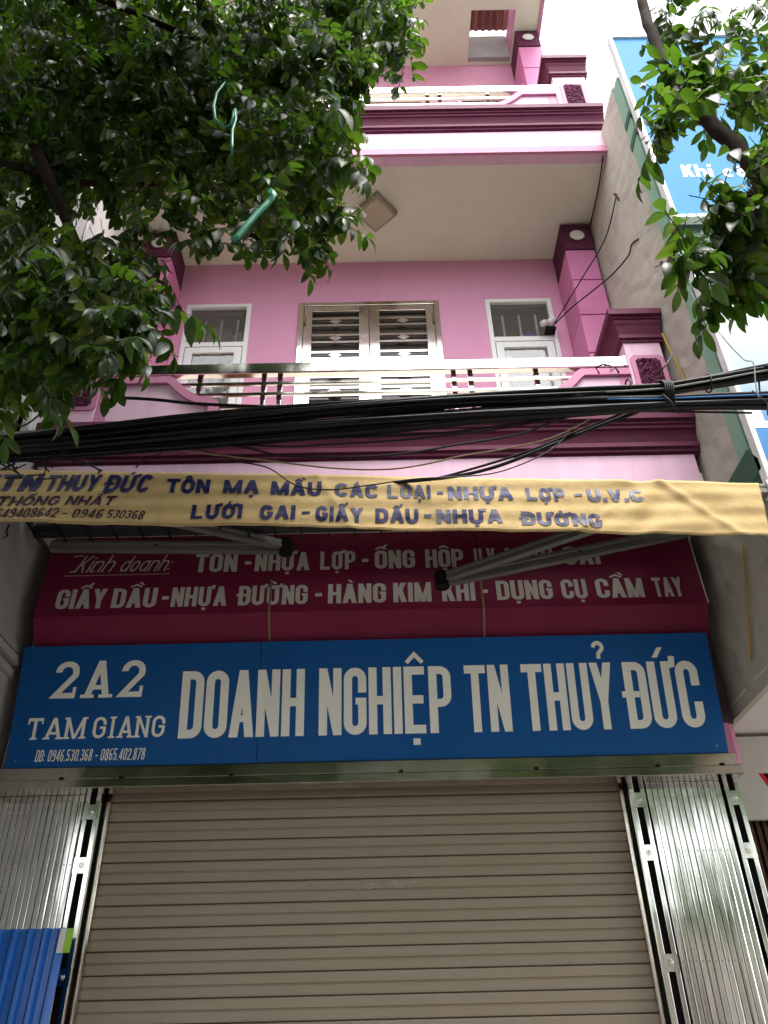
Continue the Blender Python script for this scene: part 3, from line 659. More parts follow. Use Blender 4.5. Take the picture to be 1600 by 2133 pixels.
for j in range(nz+1):
    for i in range(nx+1):
        x = X0+(X1-X0)*i/nx; xx = x-.06*(j/nz)*(i/nx)**12; vs.append(fban(xx, ztop(x)-hem(x)*j/nz, 0))
val = put('valance', MB().add(vs, [(j*(nx+1)+i,(j+1)*(nx+1)+i,(j+1)*(nx+1)+i+1,j*(nx+1)+i+1) for j in range(nz) for i in range(nx)]), 'banner', aw, smooth=True)
sm = val.modifiers.new('thickness', 'SOLIDIFY'); sm.thickness = .001; sm.offset = 0
T = Text(fban)
def bw(txt, x0, x1, z, z2, h, **k): T.word(txt, x0, x1, z, h*1.12, base2=z2, sub=.03, **k)
bold = dict(W=.80, st=.265, gap=.09, slant=.0)
bw('NTN', -2.27, -1.915, 4.25, 4.24, .112, W=.74, st=.25, gap=.08, slant=.18)
bw('THUỶ', -1.878, -1.575, 4.238, 4.228, .112, W=.74, st=.25, gap=.08, slant=.18)
bw('ĐỨC', -1.54, -1.285, 4.222, 4.222, .112, W=.74, st=.25, gap=.08, slant=.18)
bw('TÔN', -1.19, -.945, 4.212, 4.203, .092, **bold); bw('MẠ', -.868, -.665, 4.201, 4.189, .092, **bold); bw('MẦU', -.60, -.318, 4.185, 4.171, .09, **bold)
bw('CÁC', -.243, 0., 4.166, 4.15, .082, **bold); bw('LOẠI', .05, .29, 4.147, 4.135, .085, **bold); bw('-', .325, .36, 4.132, 4.13, .085, **bold)
bw('NHỰA', .385, .745, 4.126, 4.112, .085, **bold); bw('LỢP', .818, 1.035, 4.111, 4.102, .08, **bold); bw('-', 1.085, 1.13, 4.10, 4.10, .08, **bold); bw('U.V.C', 1.155, 1.465, 4.096, 4.088, .08, **bold)
bw('LƯỚI', -1.025, -.745, 4.02, 4.012, .09, **bold); bw('GAI', -.65, -.455, 4.005, 4.0, .09, **bold); bw('-', -.42, -.375, 3.998, 3.998, .09, **bold)
bw('GIẤY', -.345, -.085, 3.990, 3.979, .09, **bold); bw('DẤU', -.02, .215, 3.976, 3.966, .088, **bold); bw('-', .245, .285, 3.964, 3.964, .088, **bold)
bw('NHỰA', .312, .668, 3.962, 3.948, .085, **bold); bw('ĐƯỜNG', .77, 1.205, 3.938, 3.914, .078, **bold)
T.done('ink', val)
T = Text(fban)
bw('THỐNG', -2.12, -1.77, 4.136, 4.13, .062, W=.80, st=.21, gap=.13, slant=.22); bw('NHẤT', -1.73, -1.465, 4.129, 4.127, .062, W=.80, st=.21, gap=.13, slant=.22)
bw('649408642', -2.10, -1.755, 4.052, 4.044, .058, W=.52, st=.15, gap=.11, slant=.2); bw('-', -1.725, -1.70, 4.044, 4.044, .058, W=.5, st=.12, gap=.1)
bw('0946', -1.675, -1.51, 4.043, 4.035, .056, W=.52, st=.15, gap=.13, slant=.2); bw('530368', -1.485, -1.285, 4.035, 4.022, .056, W=.52, st=.15, gap=.11, slant=.2)
T.done('ink2', val)
# hem seam, front bar, roller, canopy, arms
vs = [fban(x, ztop(x)-hem(x)+.012, .0025) for x in np.linspace(X0,X1-.06,120)]; put('hem_seam', MB().tube(vs, .0016, 4), 'cable_tan', val)
def bar(mb, a, b, w, h):
    a, b = Vector(a), Vector(b); d = (b-a).normalized(); s_ = d.cross(Vector((0,0,1))).normalized(); u = s_.cross(d)
    L = lambda p: [p+s_*x+u*z for x, z in ((-w,-h),(w,-h),(w,-h*.35),(w*.86,-h*.3),(w*.86,h*.3),(w,h*.35),(w,h),(-w,h),(-w,h*.35),(-w*.86,h*.3),(-w*.86,-h*.3),(-w,-h*.35))]
    return mb.loft([L(a), L(b)])
put('front_bar', bar(MB(), (X0,3.725,ztop(X0)-.025), (X1+.05,3.725,ztop(X1)-.025), .028, .03), 'alu', aw)
put('bar_cap', bar(MB(), (X1+.05,3.72,ztop(X1)-.025), (X1+.075,3.72,ztop(X1)-.025), .036, .045), 'white', aw)
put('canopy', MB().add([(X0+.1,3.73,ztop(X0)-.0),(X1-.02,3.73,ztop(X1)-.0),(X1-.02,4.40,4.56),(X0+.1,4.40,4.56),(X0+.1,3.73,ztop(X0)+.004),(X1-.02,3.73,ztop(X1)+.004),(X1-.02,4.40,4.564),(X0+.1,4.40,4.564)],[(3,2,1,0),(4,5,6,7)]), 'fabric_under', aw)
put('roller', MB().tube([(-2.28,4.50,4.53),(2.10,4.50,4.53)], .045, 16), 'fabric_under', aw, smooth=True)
for k in range(26):
    x = -2.2+k*.17; put('canopy_rib', MB().box(x-.005,x+.005,4.02,4.44,4.40,4.412), 'steel_dull' if k < 0 else 'cable', aw)
def arm(name, el, a, b, w=.022, h=.038):
    p = put(name, bar(MB(), el, a, w, h), 'alu', aw, bevel=.002)
    e2 = (el[0], el[1], el[2]-.006)
    put('forearm', bar(MB(), (el[0],el[1],el[2]+.02), b, w, h*.8), 'alu', p, bevel=.002)
    mb = MB(); mb.loft([[(el[0]+.045*math.cos(2*PI*k/14), el[1]+.045*math.sin(2*PI*k/14), el[2]+dz) for k in range(14)] for dz in (-.045,.06)])
    put('elbow_joint', mb, 'dark', p, smooth=False)
    for t in (.06, .1, .55):
        c = lerp3(el, a, t); put('arm_bolt', MB().cyl_y(c[0], c[2], .007, c[1]-w*1.35, c[1]-w, 8), 'dark', p)
arm('folding_arm', (.385,4.44,4.055), (2.02,4.50,4.43), (1.75,3.80,4.21))
arm('folding_arm', (-.62,4.56,4.40), (-2.17,4.54,4.44), (-2.05,3.80,4.36))

# ================================================================== neighbours
nb_r = thing('neighbour_house', 'weathered right hand neighbour house with bare side wall and green front strip', 'house')
SX = XR+.045
mb = MB(); nyy, nzz = 24, 60; q = random.Random(5)
vs = [(SX+q.uniform(-.004,.004), 3.94+(6.5-3.94)*i/nyy, 3.36+(8.95-3.36)*j/nzz) for j in range(nzz+1) for i in range(nyy+1)]
put('side_wall', mb.add(vs, [(j*(nyy+1)+i,j*(nyy+1)+i+1,(j+1)*(nyy+1)+i+1,(j+1)*(nyy+1)+i) for j in range(nzz) for i in range(nyy)]).box(SX+.01,SX+.3,3.94,6.5,3.36,8.95), 'concrete', nb_r)
box('green_pier', (SX-.004,SX+.5,3.80,3.938,4.55,8.86), 'green', nb_r)
put('green_front', MB().box(SX+.5,6.5,3.80,4.1,4.4,8.7), 'green', nb_r)
put('window_ledge', MB().prism([(3.72,4.35),(3.72,4.42),(3.80,4.55),(4.16,4.55),(4.10,4.35)], SX-.012, SX+.6), 'green_dk', nb_r)
put('window_ledge', MB().prism([(3.74,8.2),(3.74,8.23),(3.80,8.28),(3.93,8.28),(3.93,8.2)], SX-.010, SX+.4), 'green_dk', nb_r)
put('window_ledge', MB().prism([(3.74,7.94),(3.74,7.97),(3.80,8.02),(3.95,8.0),(3.95,7.92)], SX-.010, SX+.4), 'green_dk', nb_r)
box('overhang_slab', (SX,6.5,3.8,5.45,3.33,3.42), 'white', nb_r)
box('slab_edge', (SX-.006,SX+.035,3.8,5.40,3.32,3.40), 'concrete', nb_r)
box('back_wall', (SX+.03,6.5,5.42,5.6,0,3.33), 'signwhite', nb_r)
box('pipe_bracket', (SX+.03,SX+.12,5.28,5.42,3.24,3.33), 'rust', nb_r)
for k in range(14):
    put('corrugation', MB().box(2.19+k*.045,2.215+k*.045,5.34,5.36,0,2.80), 'dark_slat', nb_r) if 'dark_slat' in M else box('corrugation', (2.19+k*.045,2.215+k*.045,5.34,5.36,0,2.80), 'rust', nb_r)
box('gate_backing', (2.18,3.4,5.36,5.40,0,2.80), 'dark', nb_r)
ws = thing('white_shop_sign', 'plain white shop sign with the start of a red letter beside the right gate', 'sign')
box('sign_board', (2.15,4.2,5.24,5.28,2.78,3.30), 'signwhite', ws)
fw_ = lambda x, z, l: (x, 5.24-l, z)
T = Text(fw_); T.word('V', 2.385, 2.64, 2.86, .20, W=.9, st=.26); T.done('print_red', ws)
T = Text(fw_); T.word('V', 2.415, 2.61, 2.90, .16, W=.9, st=.10); T.f = lambda x, z, l: (x, 5.2365-l, z); T.done('print_yel', ws)

# billboards
BY = 3.70
b1 = thing('billboard', 'bright blue billboard with white lettering high on the right neighbour', 'billboard')
fbd = lambda x, z, l: (x, BY-l, z)
box('board_face', (SX+.02,4.8,BY,BY+.03,6.68,9.35), 'ltblue', b1)
f_ = .035
put('board_frame', MB().box(SX-.012,SX+.019,BY-.02,BY+.05,6.645,9.36).box(SX+.019,4.8,BY-.02,BY+.05,6.645,6.679).box(SX+.019,4.8,BY-.02,BY+.05,9.351,9.37), 'frame', b1, bevel=.004)
T = Text(fbd); T.word('Khi', 2.40, 2.635, 7.165, .16, W=.62, st=.22, gap=.09, slant=.05).word('cần', 2.71, 3.01, 7.155, .16, W=.66, st=.22, gap=.08, slant=.05); T.done('print_white', b1)
for x, z, x2, z2 in ((2.24,6.66,2.19,6.33),): put('brace', MB().tube([(x,BY+.02,z),(x2-.02,BY+.25,z2)], .028, 8), 'rust', b1)
b2 = thing('billboard', 'pale billboard fading to blue below, partly behind the cable bundle', 'billboard')
box('board_face', (SX+.02,4.8,BY+.01,BY+.04,4.22,6.12), 'board2', b2)
put('board_frame', MB().box(SX-.012,SX+.019,BY-.01,BY+.06,4.17,6.15).box(SX+.019,4.8,BY-.01,BY+.06,4.17,4.219).box(SX+.019,4.8,BY-.01,BY+.06,6.121,6.15), 'frame', b2, bevel=.004)
fbe = lambda x, z, l: (x, BY+.01-l, z)
T = Text(fbe); T.word('KH', 2.52, 2.66, 5.725, .07, W=.8, st=.24, gap=.12, serif=True); T.done('print_cyan', b2)
T = Text(fbe); T.word('L', 2.235, 2.45, 4.64, .26, W=.62, st=.24); T.done('print_white', b2)

nb_l = thing('neighbour_house', 'grey rendered left hand neighbour house, mostly hidden by the leafy tree', 'house')
LX = XL-.02
put('side_wall', MB().box(LX-.3,LX,3.5,6.4,0,5.15), 'concrete_l', nb_l)
put('side_wall', MB().box(LX-.3,LX-.055,3.9,6.4,5.15,9.6), 'white', nb_l)
for z, o_ in ((3.62,.03),(3.70,.05),(3.78,.03)): box('moulding', (LX-.01,LX+o_,3.5,4.78,z,z+.05), 'concrete_l', nb_l)
box('front_wall', (-6.5,LX-.3,3.9,4.2,0,9.6), 'concrete_l', nb_l)
for z in (5.6,7.4):
    for x in (-4.2,-3.3): 
        w_ = box('window', (x,x+.6,3.87,3.90,z,z+1.1), 'frame', nb_l); box('pane', (x+.05,x+.55,3.862,3.869,z+.05,z+1.05), 'dark_glass', w_)
put('downpipe', MB().box(LX-.05,LX-.0,4.02,4.08,4.95,7.6), 'frame', nb_l)
put('downpipe', MB().box(LX-.04,LX-.015,4.20,4.24,4.95,7.6), 'frame', nb_l)
ls = thing('hanging_sign', 'small white sign box above the left end of the yellow banner', 'sign')
put('sign_box', MB().box(-2.62,-1.93,3.86,3.96,4.40,4.52), 'frame', ls, bevel=.006)

# ================================================================== small things on the house
lamp = thing('ceiling_lamp', 'square aged ceiling lamp set diagonally under the upper balcony', 'lamp')
def diamond(mb, c, r, z0, z1, r1=None):
    r1 = r1 or r
    return mb.loft([[(c[0]+q*math.cos(PI/2*k+.05), c[1]+q*math.sin(PI/2*k+.05), z) for k in range(4)] for q, z in ((r1, z1), (r, z0))][::-1])
put('lamp_body', diamond(MB(), (.03,4.965), .215, 8.565, 8.643), 'lamp_rim', lamp, bevel=.006)
put('lamp_face', diamond(MB(), (.03,4.965), .175, 8.553, 8.566, .185), 'lamp_face', lamp, bevel=.003)
def wire(pts, r, m, label, cat='wire', group=None, name='wire', n=5):
    P = [Vector(p) for p in pts]; out = []
    for i in range(len(P)-1):        # Catmull-Rom
        a, b, c, d = P[max(i-1,0)], P[i], P[i+1], P[min(i+2,len(P)-1)]
        for k in range(6):
            t = k/6; out.append(.5*((2*b)+(-a+c)*t+(2*a-5*b+4*c-d)*t*t+(-a+3*b-3*c+d)*t**3))
    out.append(P[-1]); o = put(name, MB().tube(out, r, n), m, None, smooth=True)
    return tag(o, label, cat, group) if cat else o
fl_ = thing('floodlight', 'small pair of white lamp heads at the corner of the right window', 'lamp')
put('lamp_head', MB().tube([(1.70,5.50,7.55),(1.74,5.45,7.53)], .038, 12), 'white', fl_, smooth=True)
put('lamp_head', MB().tube([(1.63,5.50,7.53),(1.65,5.46,7.51)], .030, 12), 'white', fl_, smooth=True)
put('bracket', MB().box(1.66,1.76,5.50,5.59,7.47,7.50), 'dark', fl_)
wire([(1.73,5.5,7.5),(1.95,5.0,7.62),(2.12,4.7,7.78),(SX-.01,4.42,8.03)], .006, 'cable', 'thin straight dark wire from the right window up to the side wall', group=None)
wire([(1.73,5.5,7.5),(1.85,5.2,7.42),(2.0,4.9,7.33),(2.1,4.7,7.28),(2.18,4.5,7.26),(SX-.01,4.43,7.32),(SX-.005,4.3,7.22)], .007, 'cable', 'dark wire sagging from the right window to the side wall')
put_ = put('wall_spike', MB().tube([(SX-.02,4.44,8.06),(SX+.0,4.42,7.93)], .012, 6), 'rust', nb_r)
put_ = put('wall_spike', MB().tube([(SX-.015,4.05,6.60),(SX-.012,4.06,6.35)], .013, 5), 'rust', nb_r)
wire([(SX-.02,4.36,6.15),(SX-.03,4.30,5.9),(SX-.02,4.26,5.6),(SX-.03,4.22,5.35),(SX-.02,4.2,5.2)], .008, 'cable_yel', 'yellow wire bundle down the side wall beside the balcony post')
wire([(SX-.03,4.15,4.1),(SX-.02,4.25,3.95),(SX-.03,4.32,3.8),(SX-.025,4.4,3.65),(SX-.02,4.5,3.5)], .006, 'cable_yel', 'yellow wire hanging below the awning on the side wall')
wire([(SX-.04,4.40,8.60),(SX-.02,4.7,8.58),(SX-.02,5.16,8.56)], .006, 'dark', 'dark cable along the corner of soffit and side wall')
bl = blob('plastic_bag', (1.56,5.82,7.68), (.07,.05,.06), 'blueplastic', None, 3); tag(bl, 'crumpled blue plastic bag behind the right window glass', 'bag')
for c, r_, m_, l_ in (((-1.62,5.93,7.84),(.13,.1,.17),'cloth_a','pale cloth bundle behind the left window bars'),((-1.42,5.92,7.80),(.08,.08,.11),'cloth_a','small crumpled white cloth behind the left window'),((-1.36,5.96,7.76),(.07,.08,.13),'cloth_b','peach cloth at the right of the left window'),
                  ((-1.66,5.84,7.48),(.09,.06,.09),'cloth_b','peach cloth above the white curtain'),((-1.47,5.84,7.48),(.10,.06,.10),'cloth_c','brown cloth above the white curtain')):
    tag(blob('cloth_bundle', c, r_, m_, None, int(c[0]*-50)), l_, 'cloth')
# pot plant behind the railing
pp = thing('potted_plant', 'potted plant standing behind the left part of the railing', 'plant')
mb = MB(); mb.loft([[(-1.13+rd*math.cos(2*PI*k/16), 4.85+rd*math.sin(2*PI*k/16), z) for k in range(16)] for rd, z in ((.09,5.24),(.12,5.46))]); put('pot', mb, 'terracotta', pp, smooth=True)
# blue roofing sheet leaning on the left gate
rsht = thing('roofing_sheet', 'upright glossy blue corrugated roofing sheet leaning on the left gate', 'roofing sheet')
pr = []
for k in range(9):
    x = -2.395+k*.082; pr += [(x,4.79),(x+.018,4.765),(x+.032,4.765),(x+.05,4.79)]
pr = [p for p in pr if p[0] <= -1.655]; n_ = len(pr); q = .10
vs = [(x+(.06 if z == 0 else 0)*0+.0, y-(.16 if z == 0 else 0), z) for z in (0,2.195) for x, y in pr]+[(x, y+.0015-(.16 if z == 0 else 0), z) for z in (0,2.195) for x, y in pr]
put('sheet_body', MB().add(vs, [(i,i+1,n_+i+1,n_+i) for i in range(n_-1)]+[(2*n_+i,3*n_+i,3*n_+i+1,2*n_+i+1) for i in range(n_-1)]), 'sheet', rsht)
def flab(x, z, l): return (x, 4.761-.16*(2.195-z)/2.195-l, z)
put('sticker', MB().add([flab(-1.682,2.19,.0),flab(-1.645,2.19,.0),flab(-1.645,2.075,.0),flab(-1.682,2.075,.0)],[(0,1,2,3)]), 'label_green', rsht)
put('sticker', MB().add([flab(-1.715,2.19,.0),flab(-1.683,2.19,.0),flab(-1.683,2.075,.0),flab(-1.715,2.075,.0)],[(0,1,2,3)]), 'label_white', rsht)

# ================================================================== cables in the street
bundle = thing('cable_bundle', 'thick bundle of black overhead cables crossing in front of the balcony', 'cables')
KX = [-3.6,-2.6,-1.85,-.93,0,.52,1.02,1.46,1.75,2.04,2.6,3.6]
KC = [4.02,4.05,4.085,4.18,4.262,4.31,4.34,4.35,4.37,4.395,4.44,4.52]
KU = [4.02,4.05,4.09,4.185,4.268,4.318,4.355,4.385,4.44,4.50,4.59,4.74]
KL = [4.02,4.05,4.085,4.16,4.225,4.265,4.285,4.30,4.305,4.30,4.31,4.34]
KR = [.08,.08,.084,.094,.096,.076,.056,.036,.042,.05,.055,.055]
q = random.Random(11)
def cable_path(kind, u, w, ph, amp):
    c = {'u':KU,'l':KL,'c':KC}[kind]; P = []
    for x in np.linspace(-3.5,3.5,46):
        rad = np.interp(x, KX, KR); z = np.interp(x, KX, c)
        P.append((x, 3.1+u*rad*.8+amp*math.sin(1.7*x+ph*2), z+w*rad+amp*math.sin(2.3*x+ph)))
    return P
for k in range(54):
    kind = 'u' if k % 5 < 2 else 'l'; a = q.uniform(0, 2*PI); rd = math.sqrt(q.uniform(0,1))*(1.0 if kind=='l' else .95)
    p = cable_path(kind, rd*math.cos(a), rd*math.sin(a), q.uniform(0,6), q.uniform(.002,.011))
    put('cable', MB().tube(p, q.choice((.005,.006,.007,.009,.011,.013)), 7), 'cable', bundle, smooth=True)
for k in range(2): put('cable', MB().tube(cable_path('u' if k else 'l', -.9, .3-.6*k, k, .006)[30:], .005, 6), 'cable_grey' if k else 'cable_blue', bundle, smooth=True)
for x, r_, zz in ((1.46,.085,4.35),(1.30,.055,4.40),(1.72,.05,4.43),(2.02,.12,4.395),(-2.2,.10,4.07)):
    for j in range(5 if x == 1.46 else 1):
        pts = [(x+j*.010+.004*math.sin(3*t), 3.1+r_*.8*math.cos(t), zz+r_*math.sin(t)) for t in np.linspace(0,2*PI,20)]
        put('tie_wire', MB().tube(pts, .005, 5), 'cable', bundle, smooth=True)
tang = MB(); q = random.Random(4)
for k in range(14):
    x = -1.75+q.uniform(-.22,.2); z = 4.0; pts = [(x,3.08,z)]
    for j in range(5): x += q.uniform(-.06,.09); z += q.uniform(-.06,.03); pts.append((x,3.08+q.uniform(-.04,.04),z))
    put('loose_end', MB().tube(pts, .004, 5), 'cable', bundle, smooth=True)
put('loose_end', MB().tube([(1.13,3.0,4.42),(1.12,3.0,4.46),(1.16,3.0,4.485),(1.20,3.0,4.47),(1.19,3.0,4.43),(1.22,3.0,4.46),(1.23,3.0,4.42)], .005, 5), 'cable', bundle, smooth=True)
put('loose_end', MB().tube([(1.42,3.0,4.40),(1.48,3.0,4.47),(1.53,3.0,4.54)], .005, 5), 'cable', bundle, smooth=True)
put('loose_end', MB().tube([(1.42,3.0,4.27),(1.45,3.0,4.22),(1.47,3.0,4.14)], .004, 5), 'cable', bundle, smooth=True)
put('loose_end', MB().tube([(1.87,3.0,4.28),(1.92,3.0,4.20),(1.90,3.0,4.12),(1.95,3.0,4.10)], .004, 5), 'cable', bundle, smooth=True)
LG = 'loose cables under the bundle'
Yc = 3.12
def lw(pts, r, m, lab): wire([(x,Yc,z) for x, z in pts], r, m, lab, 'cable', LG, 'loose_cable')
def far(p, Y): k = Y/Yc; return (p[0]*k, Y, 1.5+(p[1]-1.5)*k)
h1 = [(1.328,4.262),(1.092,4.165),(.81,4.033),(.587,3.933),(.397,3.879),(.211,3.855),(.0,3.84)]
wire([far(p, Yc+.10*i) for i, p in enumerate(h1)], .010, 'cable', 'thick black cable drooping from the bundle to behind the banner top', 'cable', LG, 'loose_cable')
h2 = [(1.254,4.257),(.991,4.136),(.737,4.019),(.494,3.93),(.257,3.86),(.05,3.845)]
wire([far(p, Yc+.12*i) for i, p in enumerate(h2)], .007, 'cable', 'slimmer black cable running just above the thickest drooping one', 'cable', LG, 'loose_cable')
lw([(1.077,4.223),(.866,4.102),(.621,4.037),(.405,3.997),(.215,3.948),(.028,3.924),(-.227,3.939),(-.532,3.991),(-.746,4.026),(-.963,4.068)], .0045, 'cable_tan', 'faded tan wire looping below the bundle across the pink fascia')
lw([(1.001,4.199),(.857,4.031),(.607,3.903),(.396,3.871),(.188,3.864),(-.065,3.828),(-.225,3.809),(-.386,3.835),(-.53,3.946),(-.673,3.988),(-.746,4.02),(-.9,4.08)], .0035, 'cable', 'thin black wire sagging in front of the yellow banner lettering')
lw([(1.236,4.29),(.957,4.232),(.702,4.128),(.411,4.073),(.172,4.027),(-.017,4.008),(-.252,4.008),(-.487,4.026),(-.68,4.085),(-.92,4.107)], .006, 'cable', 'black cable sagging lowest across the plum cornice')
lw([(1.1,4.27),(.959,4.245),(.66,4.176),(.392,4.136),(.08,4.103),(-.206,4.089),(-.443,4.079),(-.7,4.10)], .005, 'cable', 'black cable close below the bundle over the plum cornice')
lw([(1.35,4.27),(1.10,4.25),(.80,4.215),(.45,4.16),(.10,4.135),(-.25,4.13)], .006, 'cable', 'black cable hugging the underside of the bundle')
lw([(1.9,4.24),(1.45,4.262),(1.05,4.275),(.72,4.30),(.45,4.33),(.1,4.31),(-.3,4.27)], .006, 'cable', 'straight black cable along the bottom edge of the bundle at right')
lw([(-1.35,4.43),(-1.153,4.411),(-.951,4.379),(-.702,4.356),(-.455,4.337),(-.209,4.321),(.036,4.321),(.283,4.341),(.7,4.37)], .009, 'cable', 'black cable emerging from the leaves above the bundle at left')
wire([(1.77,3.12,5.30),(1.786,3.12,5.239),(1.837,3.12,4.994),(1.885,3.1,4.762),(1.923,3.06,4.562),(1.929,3.0,4.474),(1.902,3.0,4.339),(1.888,3.0,4.234)], .0035, 'cable_grey', 'thin grey wire descending in front of the pale billboard')
wire([(-1.059,3.1,4.08),(-1.064,3.1,4.034),(-1.10,3.1,4.02),(-1.12,3.1,3.985),(-1.14,3.1,3.991),(-1.169,3.1,3.948)], .003, 'cable', 'short crooked wire end above the banner at left')
wire([(-1.95,3.75,4.62),(-1.80,3.80,4.58),(-1.62,3.85,4.50),(-1.50,3.9,4.42)], .006, 'cable', 'dark cable tails dropping from the bundle onto the banner at left')
wire([(-2.02,3.2,4.62),(-1.86,3.2,4.32),(-1.72,3.2,4.46),(-1.60,3.2,4.62)], .005, 'cable', 'two dark wires meeting in a V above the left end of the bundle')
k_ = put('knot', MB().tube([(-2.03,3.70,4.04),(-2.035,3.70,4.0),(-2.02,3.70,3.97),(-2.04,3.70,3.955)], .006, 5), 'cable', None); k_.name = 'wire_knot'; tag(k_, 'little knotted black wire end under the left of the banner', 'wire')

# ================================================================== trees
def spray_mesh(seed, pairs=6, L=.072, Wd=.030, rach=.21):
    """a pinnate leaf: arched rachis along +X and hanging leaflets. returns vertices, faces"""
    q = random.Random(seed); V = []; F = []
    def tri_tube(pts, r):
        b = len(V)
        for p in pts: V.extend([(p[0],p[1]-r,p[2]-r*.5),(p[0],p[1]+r,p[2]-r*.5),(p[0],p[1],p[2]+r)])
        for i in range(len(pts)-1):
            for k in range(3): F.append((b+i*3+k, b+i*3+(k+1)%3, b+(i+1)*3+(k+1)%3, b+(i+1)*3+k))
    rc = lambda t: np.array([rach*t, .012*math.sin(2.5*t+seed), -.07*t*t])
    tri_tube([rc(t) for t in (0,.33,.66,1)], .0016)
    def leaflet(p, ang, droop, l, w, roll):
        d = np.array([math.cos(ang)*math.cos(droop), math.sin(ang)*math.cos(droop), -math.sin(droop)])
        s_ = np.cross(d, [0,0,1]); s_ /= np.linalg.norm(s_); u = np.cross(s_, d); s_, u = s_*math.cos(roll)+u*math.sin(roll), u*math.cos(roll)-s_*math.sin(roll)
        b = len(V); prof = [(0,.10,0),(.16,.62,.02),(.38,1,.035),(.62,.92,.02),(.84,.52,-.03),(1,.03,-.09)]
        for t, ww, zz in prof:
            c = p+d*l*t+u*l*zz; hw = w*ww/2
            V.extend([tuple(c-s_*hw+u*hw*.35), tuple(c), tuple(c+s_*hw+u*hw*.35)])
        for i in range(len(prof)-1):
            for k in range(2): F.append((b+i*3+k, b+i*3+k+1, b+(i+1)*3+k+1, b+(i+1)*3+k))
    for i in range(pairs):
        t = .22+.72*i/(pairs-1); p = rc(t)
        for sg_ in (-1, 1):
            if q.random() < .05: continue
            sc = (.72+.38*math.sin(PI*(i+1.2)/(pairs+1)))*q.uniform(.85,1.1)
            leaflet(p+np.array([q.uniform(-.006,.006),0,0]), sg_*(R(62)+q.uniform(-.25,.15)), R(q.uniform(28,80)), L*sc*q.uniform(.85,1.15), Wd*sc*q.uniform(.8,1.15), q.uniform(-.5,.5))
    leaflet(rc(1), q.uniform(-.2,.2), R(q.uniform(25,60)), L*.95, Wd*.95, q.uniform(-.4,.4))
    return np.array(V), F
SPR = [spray_mesh(s, pairs=5+s%3) for s in range(7)]
def frame_for(direction, roll, scale, pos):
    d = np.array(direction, float); d /= np.linalg.norm(d); s_ = np.cross([0,0,1], d)
    if np.linalg.norm(s_) < 1e-3: s_ = np.array([0,1,0.])
    s_ /= np.linalg.norm(s_); u = np.cross(d, s_); c, n = math.cos(roll), math.sin(roll)
    s2, u2 = s_*c+u*n, u*c-s_*n
    return np.array([d*scale, s2*scale, u2*scale]).T, np.array(pos, float)
def sprays_in(blobs, dens, scale, seed, clear=None):
    g = np.random.default_rng(seed); out = []
    for (cx, cy, cz, rx, ry, rz) in blobs:
        n = max(6, int(dens*(rx*ry*rz)**(2/3.)))
        for _ in range(n):
            v = g.normal(size=3); v /= np.linalg.norm(v); rad = g.uniform(.25,1)**.45
            p = np.array([cx,cy,cz])+v*rad*np.array([rx,ry,rz])
            d = np.array([v[0], v[1], 0])*.8+g.normal(size=3)*.45; d[2] = g.normal()*.3-.32
            out.append((frame_for(d, g.normal()*.35, scale*g.uniform(.8,1.2), p-d/np.linalg.norm(d)*.1*scale), int(g.integers(len(SPR))), p))
    return out
def bulk(name, sprays, m, parent):
    VV = []; FF = []; o = 0; cache = [np.array([f if len(f) == 4 else f+(f[-1],) for f in F]) for _, F in SPR]
    for (Mx, t), k, _ in sprays:
        V = SPR[k][0]@Mx.T+t; VV.append(V); FF.append(cache[k]+o); o += len(V)
    V = np.concatenate(VV).astype(np.float32); F = np.concatenate(FF).astype(np.int32)
    me = bpy.data.meshes.new(name); me.vertices.add(len(V)); me.vertices.foreach_set('co', V.ravel())
    me.loops.add(F.size); me.loops.foreach_set('vertex_index', F.ravel()); me.polygons.add(len(F)); me.polygons.foreach_set('loop_start', np.arange(0, F.size, 4, dtype=np.int32))
    me.polygons.foreach_set('use_smooth', np.ones(len(F), bool)); me.update(calc_edges=True); me.materials.append(m)
    ob = bpy.data.objects.new(name, me); S.collection.objects.link(ob); ob.parent = parent; ob['kind'] = 'stuff'; return ob
LEAFME = []
for k, (V, F) in enumerate(SPR):
    me = bpy.data.meshes.new('leaf'); me.from_pydata([tuple(v) for v in V], [], F); me.polygons.foreach_set('use_smooth', [True]*len(me.polygons)); me.materials.append(M['leaf']); LEAFME.append(me)
IR = np.array([[rr.x,rr.y,rr.z],[uu.x,uu.y,uu.z],[fw.x,fw.y,fw.z]])
def in_view(p):
    c = IR@(p-np.array(CAM)); 
    return c[2] > .2 and abs(c[0]/c[2]*1700) < 830 and abs(c[1]/c[2]*1700) < 1090
LS = 1.28
def foliage(tree, sprays, nmax=300):
    near = sorted([s for s in sprays if in_view(s[2])], key=lambda s: np.linalg.norm(s[2]-np.array(CAM)))
    ids = {id(s) for s in near[:nmax]}
    for s in near[:nmax]:
        (Mx, t), k, _ = s; o = bpy.data.objects.new('leaf', LEAFME[k]); S.collection.objects.link(o); o.parent = tree
        o.matrix_local = Matrix([[*Mx[0], t[0]],[*Mx[1], t[1]],[*Mx[2], t[2]],[0,0,0,1]])
    rest = [s for s in sprays if id(s) not in ids]
    if rest: bulk('foliage', rest, M['leaf'], tree)
